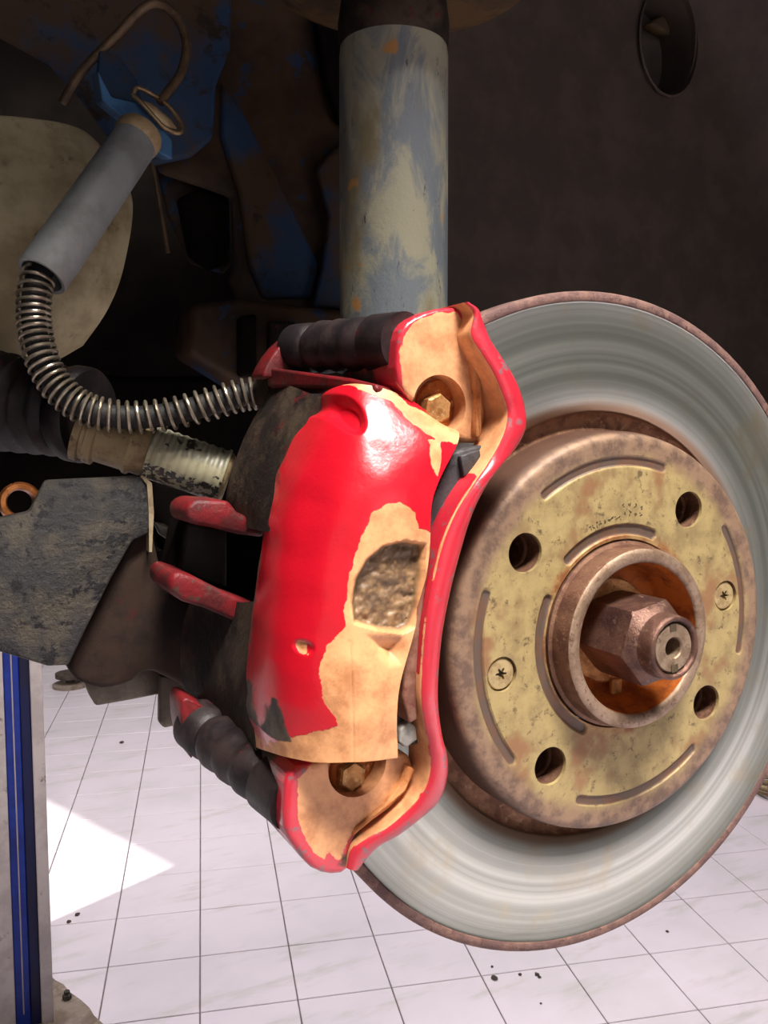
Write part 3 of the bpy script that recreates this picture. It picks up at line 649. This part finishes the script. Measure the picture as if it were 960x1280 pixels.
# guide pins in their bores, with rubber boots behind
def guide(px, py, z0, boot0, boot1, rb, label, seed, dpx, hl):
    t = thing('guide_pin', label, 'guide pin', on(px, py, z0 - 10))
    o0 = on(px, py, z0 - 9.4); R6 = 0.0052
    V, F = [], []
    for h in (0, hl, hl + 0.0007):
        for k in range(6): a = PI / 3 * k + 0.4; rr = R6 if h <= hl else R6 * 0.86; V.append(o0 + AX * h + Vector((math.cos(a) * rr, 0, math.sin(a) * rr)))
    for q in (0, 6):
        for k in range(6): F.append([q + k, q + (k + 1) % 6, q + 6 + (k + 1) % 6, q + 6 + k])
    F += [list(range(6)), list(range(17, 11, -1))]
    obj('pin_head', [p + wd((dpx[0], dpx[1], 0)) for p in V], F, M['golden'], t, True, 30)
    lathe('flange', [(0.0005, 0), (0.0094, 0), (0.0094, 0.0014), (0.0088, 0.002), (0.0005, 0.002)], o0, AX, M['copper_rust'], t, 32)
    A, B = on(*boot0), on(*boot1); L = (B - A).length; n = 3; prof = [(0.001, 0), (rb * 1.02, 0), (rb * 1.02, L * 0.22), (rb * 0.86, L * 0.25)]
    for k in range(n):
        h = 0.27 + 0.50 * k / n; prof += [(rb * 0.90, L * h), (rb * 0.97, L * (h + 0.06)), (rb * 0.99, L * (h + 0.11)), (rb * 0.92, L * (h + 0.15))]
    prof += [(rb * 0.8, L * 0.80), (rb * 0.95, L * 0.83), (rb * 0.95, L), (0.001, L)]
    lathe('boot', prof, A, B - A, M['boot'], t, 40, angle=50)
guide(548, 508, -3, (506, 428, -10), (372, 436, -74), 0.0100, 'golden hexagonal guide pin in the round bore above the red shell, ribbed boot behind', 1, (-0.0050, -0.0012), 0.0085)
guide(443, 962, -1, (372, 1000, -10), (246, 905, -74), 0.0105, 'brown guide pin in the half hidden bore below the red shell, dark ribbed boot behind', 2, (-0.003, 0.0), 0.005)
# outer brake pad
pad = thing('brake_pad', 'black backing plate of the outer brake pad between red shell and tie bar', 'brake pad', on(540, 760, -4))
padp = [(566, 566), (604, 556), (603, 582), (586, 604), (566, 634), (551, 668), (541, 700), (530, 760), (524, 820), (522, 880), (524, 930), (505, 935), (498, 900), (500, 840), (508, 780), (520, 700), (538, 630)]
prism('backing_plate', padp, 2, -4, M['pad_back'], pad, 0.0008, 1)
prism('friction_block', [(580, 590), (560, 640), (540, 700), (528, 780), (523, 880), (505, 890), (512, 780), (535, 660), (556, 600)], -4, -15.3, M['rubber'], pad, 0.0005, 1)
prism('shim', [(500, 912), (512, 902), (520, 908), (522, 925), (508, 935), (499, 928)], 6, 2.4, M['pale_shim'], pad, 0.0006, 1)
prism('anti_rattle_clip', [(576, 570), (600, 562), (602, 574), (592, 590), (580, 596)], 4.5, 2.2, M['pad_back'], pad, 0.0004, 1)
# finger strip of the caliper between shell and bar
prism('finger', [(531, 680), (539, 686), (535, 720), (526, 780), (522, 840), (522, 900), (512, 905), (503, 870), (506, 830), (515, 785), (526, 725)], 9, -2, M['finger'], cal, 0.0008, 1)

# ------------------------------------------------------------------ suspension strut
SX, SZ = -0.0345, -0.120
st = thing('suspension_strut', 'weathered grey and brown suspension strut tube standing behind the red caliper', 'strut', w(SX, 0.08, SZ))
def vlathe(name, prof, x, z, m, parent, n=64): return lathe(name, prof, w(x, 0, z), wd((0, 1, 0)), m, parent, n, angle=50)
vlathe('tube', [(0.001, 0.06), (0.0252, 0.06), (0.0253, 0.14), (0.0252, 0.2), (0.0250, 0.248), (0.0245, 0.252), (0.001, 0.252)], SX, SZ, M['strut'], st)
vlathe('gland', [(0.0235, 0.250), (0.0252, 0.254), (0.0256, 0.262), (0.0242, 0.272), (0.012, 0.282), (0.001, 0.282)], SX, SZ, M['dirty_iron'], st)
vlathe('piston_rod', [(0.001, 0.28), (0.009, 0.28), (0.009, 0.34), (0.001, 0.34)], SX, SZ, M['pipe'], st)
vlathe('spring_cup', [(0.020, 0.283), (0.050, 0.281), (0.062, 0.285), (0.066, 0.293), (0.066, 0.300), (0.060, 0.298), (0.05, 0.291), (0.020, 0.291), (0.020, 0.283)], SX + 0.004, SZ, M['rust_cup'], st)
prism('bracket', [(446, 395, -92), (575, 395, -92), (582, 470, -92), (440, 470, -92)], -92, -150, M['dirty_iron'], st, 0.002)

# ------------------------------------------------------------------ wheel arch: liner, fender, inner wing
arch = thing('wheel_arch', 'black plastic wheel arch liner with an oval pocket, right of the strut', 'wheel arch', w(0.02, 0.11, -0.235))
AC = np.array([0.02, 0.11])
def arch_sheet(name, prof, a0, a1, n, m, thick):
    V, F = [], []
    def row(p, off):
        out = []
        for i in range(n):
            a = math.radians(a0 + (a1 - a0) * i / (n - 1))
            for r, z in p: out.append(w(AC[0] + r * math.cos(a), AC[1] + r * math.sin(a), z))
        return out
    k = len(prof)
    back = []
    for i, (r, z) in enumerate(prof):
        a = prof[max(i - 1, 0)]; b = prof[min(i + 1, k - 1)]; dr, dz = b[0] - a[0], b[1] - a[1]; L = math.hypot(dr, dz)
        back.append((r + dz / L * thick, z - dr / L * thick))
    V = row(prof, 0) + row(back, 0); K = n * k
    for i in range(n - 1):
        for q in range(k - 1):
            j = i * k + q; F.append([j, j + 1, j + k + 1, j + k]); F.append([K + j, K + j + k, K + j + k + 1, K + j + 1])
    ring = [q for q in range(k)] + [i * k + k - 1 for i in range(1, n)] + [(n - 1) * k + q for q in range(k - 2, -1, -1)] + [i * k for i in range(n - 2, 0, -1)]
    for i in range(len(ring)):
        a, b = ring[i], ring[(i + 1) % len(ring)]; F.append([a, K + a, K + b, b])
    return obj(name, V, F, m, arch, True, 60)
prof = [(0.012, -0.235), (0.10, -0.235), (0.20, -0.235), (0.29, -0.235), (0.335, -0.234)] + [(0.345 + 0.06 * math.sin(t), -0.173 - 0.06 * math.cos(t)) for t in np.linspace(0.15, PI / 2, 9)] + [(0.406, -0.10), (0.407, -0.02), (0.409, 0.10)]
liner = arch_sheet('liner', prof, -34, 86, 90, M['liner'], 0.004)
pc = dk(835, 52, -233); V, F = [], []
ctr = []
for zz in (-0.26, -0.20):
    for k in range(40): a = 2 * PI * k / 40; ctr.append(w(pc[0] + 0.026 * math.cos(a), pc[1] + 0.036 * math.sin(a), zz))
v, f = prism_data(ctr[40:], ctr[:40]); cut(liner, [obj('cutter', v, f, M['liner'])])
lp = [(1.0, 0.236 - 0.236), (1.03, 0.0035), (0.99, 0.004), (0.95, 0.0), (0.92, -0.010), (0.88, -0.028), (0.6, -0.032), (0.01, -0.032)]
V, F = [], []
for k in range(48):
    a = 2 * PI * k / 48
    for s, h in lp: V.append(w(pc[0] + 0.0275 * s * math.cos(a), pc[1] + 0.0375 * s * math.sin(a), -0.235 + h))
for k in range(48):
    j = (k + 1) % 48
    for q in range(len(lp) - 1): F.append([k * 8 + q, j * 8 + q, j * 8 + q + 1, k * 8 + q + 1])
obj('pocket', V, F, M['liner'], arch, True, 50)
prism('pocket_clip', [(812, 28), (838, 12), (858, 0), (872, 10), (868, 30), (850, 46), (830, 40)], -252, -262, M['rust_cup'], arch, 0.003, 1)
arch_sheet('unseen_arch_roof', [(0.34, -0.235), (0.39, -0.2), (0.407, -0.14), (0.408, -0.04), (0.409, 0.10)], 86, 205, 50, M['dark_gap'], 0.004)  # out of view, added to keep light off the left of the well
arch_sheet('unseen_fender', [(0.409, 0.102), (0.44, 0.110), (0.54, 0.114), (0.66, 0.100)], -30, 205, 60, M['blue_bracket'], 0.003)  # out of view, added to block overhead light from the wheel well
wing = thing('inner_wing', 'dirty blue and brown inner wing panel of the car, left of the strut', 'car body', on(340, 200, -250))
prism('upper_panel', [(-260, -160), (300, -160), (292, -60), (290, 60), (272, 105), (268, 172), (240, 196), (196, 205), (150, 190), (100, 120), (60, 78), (0, 45), (-260, -60)], -232, -238, M['body'], wing, 0.003)
prism('main_panel', [(268, -160), (560, -160), (560, 420), (470, 400), (300, 388), (284, 352), (292, 330), (290, 246), (262, 236), (200, 215), (190, 190), (240, 185), (262, 168), (268, 100)], -248, -254, M['body_brown'], wing, 0.003)
prism('embossed_rib', [(278, 100, -244), (300, 130, -243), (345, 215, -242), (400, 330, -242), (392, 372, -243), (330, 374, -244), (312, 330, -243), (300, 240, -243), (276, 170, -244)], -243, -249, M['body'], wing, 0.0025)
prism('folded_flange', [(396, 212), (410, 190), (428, 176), (452, 168), (452, 385), (392, 384), (404, 330), (412, 270)], -236, -240, M['body'], wing, 0.002)
prism('side_channel', [(392, -160), (462, -160), (452, 170), (425, 150), (405, 90), (396, 20)], -238, -246, M['dark_gap'], wing, 0.002)
prism('lower_panel', [(195, 205), (262, 236), (288, 246), (290, 330), (280, 342), (240, 330), (210, 270)], -262, -266, M['body_brown'], wing, 0.002)
prism('painted_hole', [(222, 248), (248, 236), (282, 246), (288, 300), (284, 330), (262, 338), (236, 320)], -258, -262.5, M['dark_gap'], wing, 0.002, 1)  # solid near-black patch painting the darkness of a hole
prism('sill', [(240, 380), (300, 372), (470, 392), (470, 500), (300, 480), (236, 440)], -225, -262, M['body_brown'], wing, 0.004)
prism('seam_strip', [(300, 395), (322, 392), (322, 470), (300, 470)], -218, -226, M['dark_gap'], wing, 0.002)
prism('seam_strip', [(338, 400), (372, 402), (372, 470), (338, 470)], -218, -226, M['dirty_iron'], wing, 0.002)
shade_sheet = thing('shade_backdrop', 'black bulkhead sheet painting the deep shade behind the left suspension parts', 'backdrop', on(100, 300, -400))
prism('panel', [(-900, -500), (620, -500), (620, 640), (480, 720), (300, 735), (180, 735), (20, 720), (-900, 700)], -400, -410, M['dark_gap'], shade_sheet)  # near-black sheet put where there is only deep shade
v, f = box_data(w(-0.2, 0.56, -0.32), 2.2, 0.24, 0.02); obj('unseen_top_blocker', v, f, M['dark_gap'], shade_sheet, False)  # unseen box added to stop light falling in from above
v, f = box_data(w(-0.62, 0.25, -0.31), 0.02, 0.22, 0.6); obj('unseen_side_blocker', v, f, M['dark_gap'], shade_sheet, False)  # unseen closure added to stop light from the left
# ------------------------------------------------------------------ dusty beige guard
g = [[(-160, 128, -205), (-60, 140, -196), (30, 146, -192), (100, 160, -194), (140, 196, -200)], [(-160, 240, -190), (-60, 240, -180), (40, 236, -178), (115, 238, -182), (166, 250, -194)],
     [(-160, 330, -186), (-60, 340, -176), (40, 340, -174), (108, 336, -178), (156, 330, -192)], [(-160, 410, -188), (-60, 415, -180), (30, 410, -180), (90, 400, -184), (136, 385, -194)],
     [(-160, 490, -205), (-60, 480, -198), (10, 472, -196), (60, 456, -198), (104, 432, -204)]]
S = surf(g, 60, 60)
V = [w(*p) for p in S.reshape(-1, 3)]; B = [p + wd((0.0, 0.0, -0.012)) for p in V]; K = 3600; F = []
for a in range(59):
    for b in range(59):
        i = a * 60 + b; F.append([i, i + 1, i + 61, i + 60]); F.append([K + i, K + i + 60, K + i + 61, K + i + 1])
ring = [b for b in range(60)] + [a * 60 + 59 for a in range(1, 60)] + [59 * 60 + b for b in range(58, -1, -1)] + [a * 60 for a in range(58, 0, -1)]
for k in range(len(ring)): i, j = ring[k], ring[(k + 1) % len(ring)]; F.append([i, K + i, K + j, j])
gd = obj('plastic_guard', V + B, F, M['beige'], loc=on(40, 300, -180)); bevel(gd, 0.003, 3); apply_mods(gd); finish(gd.data, True, 60)
tag(gd, 'dusty beige rounded plastic guard behind the grey hose sleeve', 'guard')

# ------------------------------------------------------------------ brake hose: sleeve, hose, wire spring
hose = thing('brake_hose', 'brake hose in a grey sleeve and wire spring, curving down into the caliper', 'brake hose', on(45, 360, -128))
A, B = on(172, 172, -150), on(52, 346, -128)
lathe('sleeve', [(0.006, 0), (0.0088, 0.0004), (0.0096, 0.002), (0.0098, 0.02), (0.0100, (B - A).length * 0.6), (0.0103, (B - A).length - 0.002), (0.0098, (B - A).length), (0.0084, (B - A).length - 0.0002), (0.0084, (B - A).length - 0.012), (0.004, (B - A).length - 0.014)], A, B - A, M['sleeve'], hose, 48, angle=50)
lathe('end_ring', [(0.005, -0.004), (0.0094, -0.004), (0.0102, -0.002), (0.0102, 0.0015), (0.0096, 0.003), (0.005, 0.003)], A, B - A, M['tan_ring'], hose, 40)
HP = [(62, 325, -131), (46, 352, -128), (42, 385, -126), (44, 415, -124), (52, 448, -121), (68, 479, -118), (93, 503, -115), (125, 517, -112), (168, 522, -109), (215, 517, -105), (262, 505, -100), (302, 494, -95), (334, 491, -91)]
HPp = pxpath(HP, 240)
tube('hose', HPp, 0.0046, M['rubber'], hose, 20)
def coil(path, turns, R, r, start):
    path = path[start:]; n = int(turns * 26); out = []; L = len(path)
    t0 = (path[1] - path[0]).normalized(); u = t0.orthogonal().normalized(); us = []; 
    for i in range(L):
        t = (path[min(i + 1, L - 1)] - path[max(i - 1, 0)]).normalized(); u = (u - t * u.dot(t)).normalized(); us.append((u.copy(), t.cross(u)))
    for k in range(n):
        f = k / (n - 1) * (L - 1); i = min(int(f), L - 2); q = f - i
        p = path[i].lerp(path[i + 1], q); uu, vv = us[i]; a = 2 * PI * turns * k / (n - 1)
        out.append(p + (uu * math.cos(a) + vv * math.sin(a)) * R)
    return out
tube('wire_spring', coil(HPp, 41, 0.0062, 0.0009, 14), 0.00072, M['spring'], hose, 7)
# bracket holding the sleeve to the body, its clip and the hard pipe
hb = thing('hose_bracket', 'blue sheet metal bracket with a rusty clip holding the hose sleeve', 'bracket', on(170, 140, -165))
e1 = [on(122, 88, -160), on(140, 122, -160), on(178, 130, -158), (on(216, 176, -154)), on(216, 200, -152), on(200, 192, -152), on(170, 160, -154), on(128, 126, -158)]
v, f = prism_data(e1, [p + wd((0.001, 0.006, -0.022)) for p in e1]); o = obj('plate', v, f, M['blue_bracket'], hb); bevel(o, 0.0008); apply_mods(o)
prism('upright', [(124, 62), (150, 70), (172, 100), (180, 132), (140, 124), (121, 112)], -172, -176, M['body'], hb, 0.001)
cp = pxpath([(166, 118, -156), (172, 110, -157), (190, 118, -157), (212, 134, -156), (227, 156, -154), (224, 166, -153), (206, 160, -153), (192, 146, -153), (176, 128, -154), (167, 120, -156)], 60)
tube('clip', cp, 0.0011, M['clip'], hb, 8)
prism('clip_tongue', [(176, 124), (190, 128), (214, 148), (222, 160), (206, 158), (186, 142)], -156, -158.5, M['clip'], hb, 0.0006)
bp = pxpath([(78, 130, -185), (96, 98, -180), (118, 72, -176), (146, 44, -172), (172, 16, -170), (194, 4, -168), (214, 14, -166), (230, 40, -164), (233, 64, -162), (226, 92, -160), (212, 112, -158), (200, 128, -157)], 80)
tag(tube('brake_pipe', bp, 0.0021, M['pipe'], None, 12, loc=on(150, 60, -172)), 'thin brown brake pipe looping above the blue hose bracket', 'pipe')
wp_ = pxpath([(190, 205, -200), (197, 240, -200), (203, 275, -200), (210, 316, -198)], 20)
tag(tube('sensor_wire', wp_, 0.0011, M['pipe'], None, 8, loc=on(200, 260, -200)), 'short thin rusty wire hanging in the dark right of the grey sleeve', 'wire')

# ------------------------------------------------------------------ steering tie rod with label and bellows
rod = thing('tie_rod', 'dusty tan steering tie rod with a peeling printed label, beneath the wire spring', 'tie rod', on(190, 570, -122))
A, B = on(286, 598, -112), on(100, 535, -132); L = (B - A).length; D = (B - A)
lathe('tube', [(0.001, 0.0), (0.0095, 0.0), (0.0108, 0.0012), (0.0110, 0.003), (0.0110, L * 0.62), (0.0122, L * 0.64), (0.0122, L * 0.66), (0.0112, L * 0.68), (0.0114, L * 0.86), (0.0132, L * 0.87), (0.0132, L * 0.92), (0.0122, L * 0.925), (0.0122, L * 0.95), (0.0136, L * 0.955), (0.0136, L), (0.001, L)], A, D, M['rod'], rod, 48, angle=45)
# label wrapped round the outer half
d, u, v_ = frame_of(D); toC = (w(*EYE) - A); toC = (toC - d * toC.dot(d)).normalized(); sid = d.cross(toC)
V, F, lu, lv = [], [], [], []; nu, nv = 60, 40; rnd = random.Random(3)
for i in range(nu):
    h = L * (0.03 + 0.50 * i / (nu - 1))
    for j in range(nv):
        a = -1.5 + 3.0 * j / (nv - 1)
        r = 0.01125 + 0.00025 * math.sin(i * 0.9) * (1 if j > 12 else 0) + (0.0006 if i < 3 or i > nu - 5 else 0)
        V.append(A + d * h + (toC * math.cos(a) + sid * math.sin(a)) * r); lu.append(i / (nu - 1)); lv.append(j / (nv - 1))
up_v = np.mean([V[k].z for k in range(len(V)) if lv[k] > 0.8]) > np.mean([V[k].z for k in range(len(V)) if lv[k] < 0.2])
if not up_v: lv = [1 - x for x in lv]
n0 = len(V); V += [p - ((p - A) - d * (p - A).dot(d)).normalized() * 0.0004 for p in V]
for i in range(nu - 1):
    for j in range(nv - 1):
        k = i * nv + j; F.append([k, k + 1, k + nv + 1, k + nv]); F.append([n0 + k, n0 + k + nv, n0 + k + nv + 1, n0 + k + 1])
ring = [b for b in range(nv)] + [a * nv + nv - 1 for a in range(1, nu)] + [(nu - 1) * nv + b for b in range(nv - 2, -1, -1)] + [a * nv for a in range(nu - 2, 0, -1)]
for k in range(len(ring)): i, j = ring[k], ring[(k + 1) % len(ring)]; F.append([i, n0 + i, n0 + j, j])
lb = obj('label_wrap', V, F, M['label'], rod)
for nm, val in (('lu', lu + lu), ('lv', lv + lv)):
    at = lb.data.attributes.new(nm, 'FLOAT', 'POINT'); at.data.foreach_set('value', val)
lb['label'] = 'torn pale label with grey bars and dark print'
A2 = on(112, 520, -138); D2 = on(20, 505, -165) - A2; L2 = D2.length
pr = [(0.001, 0), (0.019, 0), (0.0205, 0.002), (0.0205, 0.007), (0.0185, 0.010)]
for k in range(7):
    h = 0.012 + 0.0085 * k; pr += [(0.0165 + 0.0006 * k, h), (0.0195 + 0.0006 * k, h + 0.003), (0.0198 + 0.0006 * k, h + 0.0045), (0.0168 + 0.0006 * k, h + 0.007)]
pr += [(0.02, 0.074), (0.001, 0.074)]
tag(lathe('rubber_bellows', pr, A2, D2, M['boot'], None, 48, angle=45, loc=A2), 'dark ribbed rubber bellows at the inner end of the tie rod', 'bellows')

# ------------------------------------------------------------------ shield, knuckle, tabs and bush below the tie rod
sh = thing('splash_shield', 'flaking dark grey metal shield plate at the left edge above the lift post', 'shield', on(90, 740, -112))
prism('plate', [(-140, 690), (0, 648), (38, 640), (56, 600, -118), (120, 597, -118), (178, 594, -118), (189, 606, -116), (190, 640, -113), (186, 668, -111), (166, 676, -110), (140, 722, -109), (112, 778, -108), (86, 832, -108), (60, 833, -108), (0, 815, -110), (-140, 780, -112)], -112, -121, M['shield'], sh, 0.0012)
prism('bare_edge', [(178, 593, -116.5), (190, 604, -115), (192.5, 640, -112), (190, 690, -110), (186.5, 690, -110), (186, 640, -112), (184, 606, -115), (176, 596, -116.5)], -113, -120, M['shield_edge'], sh)
kn = thing('steering_knuckle', 'dark rusty steering knuckle casting between the shield plate and the caliper', 'knuckle', on(190, 780, -130))
prism('casting', [(84, 836), (112, 776), (166, 672), (190, 664), (216, 745), (300, 765), (330, 800), (320, 900), (262, 876), (245, 868), (190, 838), (165, 852), (140, 860), (114, 858)], -116, -160, M['knuckle'], kn, 0.004, 2, seg=3)
prism('flange', [(104, 850), (112, 870), (120, 883), (160, 876), (201, 868), (204, 830), (150, 830)], -150, -156, M['grey_tab'], kn, 0.0012)
prism('flange', [(200, 845), (199, 904), (206, 911), (225, 906), (270, 900), (270, 850)], -142, -147, M['grey_tab'], kn, 0.0012)
prism('arm', [(192, 600), (240, 612), (236, 640), (214, 690), (200, 690), (190, 650)], -150, -170, M['dark_gap'], kn, 0.003)
prism('pale_chip', [(192, 652, -138), (206, 655, -138), (226, 664, -138), (228, 684, -138), (212, 676, -138), (200, 668, -138)], -138, -142, M['pale_shim'], kn, 0.0012)
bo = lathe('bush', [(0.0050, -0.002), (0.0078, -0.002), (0.0082, 0.001), (0.0082, 0.008), (0.0074, 0.0095), (0.0056, 0.0095), (0.0050, 0.008), (0.0050, -0.002)], on(24, 628, -138), on(30, 627, -110) - on(24, 628, -138), M['brass'], None, 32, loc=on(24, 628, -138))
tag(bo, 'small copper ring bush glinting in the dark above the shield plate', 'bush')
# near-black sheet painted in for the shadow round the bellows
filler_sheet = prism('filler', [(-260, 440), (0, 470), (60, 460), (150, 470), (240, 470), (320, 470), (340, 640), (200, 690), (60, 700), (-260, 760)], -262, -300, M['dark_gap'], None, 0.004, loc=on(100, 560, -262))
tag(filler_sheet, 'black subframe sheet painting the deep shade behind the tie rod and bellows', 'filler')

# ------------------------------------------------------------------ lift post across the bay
pb = floor_at(26, 1290); pdir = Vector((pb.x - EYEW.x, pb.y - EYEW.y, 0)).normalized(); pr_ = Vector((pdir.y, -pdir.x, 0))
post = thing('lift_post', 'blue and grey steel post of the car lift, left side of the bay', 'lift post', pb)
dist = (Vector((pb.x, pb.y, 0)) - F0).length
def pbox(name, a0, a1, d0, d1, z0, z1, m):   # across (m), depth (m), height (m)
    v = [pb + pr_ * a + pdir * d + Vector((0, 0, z)) for a in (a0, a1) for d in (d0, d1) for z in (z0, z1)]
    o = obj(name, v, [[0, 1, 3, 2], [4, 6, 7, 5], [0, 4, 5, 1], [2, 3, 7, 6], [0, 2, 6, 4], [1, 5, 7, 3]], m, post, True, 30)
    bevel(o, 0.003); apply_mods(o); return o
s = 2.48 / FOC
pbox('front_flange', -0.20, -0.012, -0.01, 0.02, 0, 2.9, M['post_grey'])
pbox('blue_channel', -0.012, 0.030, 0.005, 0.10, 0, 2.9, M['post_blue'])
pbox('blue_side', 0.030, 0.058, 0.0, 0.10, 0, 2.9, M['post_dark'])
pbox('guide_strip', 0.008, 0.012, 0.0, 0.006, 0.05, 2.9, M['post_grey'])
pbox('edge_flange', 0.058, 0.092, -0.01, 0.12, 0, 2.9, M['post_grey'])
pbox('base_plate', -0.35, 0.10, -0.12, 0.16, 0.0005, 0.012, M['plate_rust'])
lathe('anchor_bolt', [(0.001, 0), (0.014, 0), (0.014, 0.012), (0.009, 0.014), (0.009, 0.024), (0.001, 0.024)], floor_at(84, 1252) + Vector((0, 0, 0.011)), Vector((0, 0, 1)), M['crumb'], post, 6)
gp = [(40, 1215), (62, 1221), (70, 1228), (80, 1233), (88, 1243), (101, 1252), (112, 1262), (118, 1272), (130, 1283), (134, 1300), (40, 1310)]
gp = [floor_at(*q) for q in gp]
v, f = prism_data([p + Vector((0, 0, 0.009)) for p in gp], [p + Vector((0, 0, 0.0002)) for p in gp]); o = obj('grout_pad', v, f, M['plate_rust'], post); bevel(o, 0.004); apply_mods(o)
# ------------------------------------------------------------------ small things on the floor
def lump(name, c, r, m, flat=0.6, seed=0):
    bm = bmesh.new(); bmesh.ops.create_icosphere(bm, subdivisions=2, radius=r)
    for v in bm.verts:
        k = 1 + 0.35 * mnoise.noise(v.co * (2.2 / r) * 0.5 + Vector((seed, 0, 0))); v.co *= k; v.co.z *= flat
    zmin = min(v.co.z for v in bm.verts)
    V = [v.co + c + Vector((0, 0, -zmin)) for v in bm.verts]; F = [[v.index for v in f.verts] for f in bm.faces]; bm.free()
    return obj(name, V, F, m, None, True, 60, loc=c)
crumbs = [(618, 1224, .011, 'largest dark crumb of dirt on the tiles below the disc, left of the row'), (650, 1219, .006, 'single dark crumb in the middle of the row below the disc'),
          (671, 1219, .0075, 'bigger of the two touching crumbs at the right end of the row below the disc'), (674, 1222, .006, 'smaller of the two touching crumbs at the right end of the row below the disc'),
          (676, 1255, .004, 'tiny crumb lowest on the floor, in front of the row below the disc'), (615, 1209, .005, 'small crumb just behind the largest crumb below the disc'),
          (746, 1169, .005, 'tiny crumb beside the rim of the disc, on the right'), (834, 1165, .006, 'rightmost crumb of dirt on the floor, right of the disc bottom'),
          (152, 929, .012, 'far dark crumb on the floor, under the knuckle flanges'), (86, 1153, .008, 'dark crumb beside the lower edge of the sun patch, nearer the post'), (97, 1144, .009, 'dark crumb beside the lower edge of the sun patch, farther from the post')]
for k, (a, b, r, lab) in enumerate(crumbs):
    tag(lump('dirt_crumb', floor_at(a, b), r, M['crumb'], 0.5, k), lab, 'crumb', 'dirt crumbs on the floor')
c = floor_at(88, 858); lf = thing('round_stand', 'dirty round stand on the floor, far behind the lift post', 'stand', c)
lathe('base', [(0.001, 0), (0.12, 0), (0.12, 0.022), (0.10, 0.03), (0.001, 0.03)], c, Vector((0, 0, 1)), M['plate_rust'], lf, 32)
lathe('stem', [(0.001, 0.03), (0.03, 0.03), (0.03, 0.07), (0.001, 0.07)], c, Vector((0, 0, 1)), M['lift_pad'], lf, 20)
lathe('top', [(0.001, 0.07), (0.10, 0.07), (0.10, 0.10), (0.001, 0.10)], c, Vector((0, 0, 1)), M['lift_pad'], lf, 32)
c = floor_at(972, 992); cc = []
for k in range(200): a = 2 * PI * 3 * k / 199; cc.append(c + Vector((math.cos(a) * (0.10 + 0.008 * a / PI), math.sin(a) * (0.10 + 0.008 * a / PI), 0.012 + 0.0035 * a)))
tag(tube('air_hose', cc, 0.011, M['rod'], None, 10, loc=c), 'coiled tan hose on the floor at the right edge', 'hose')
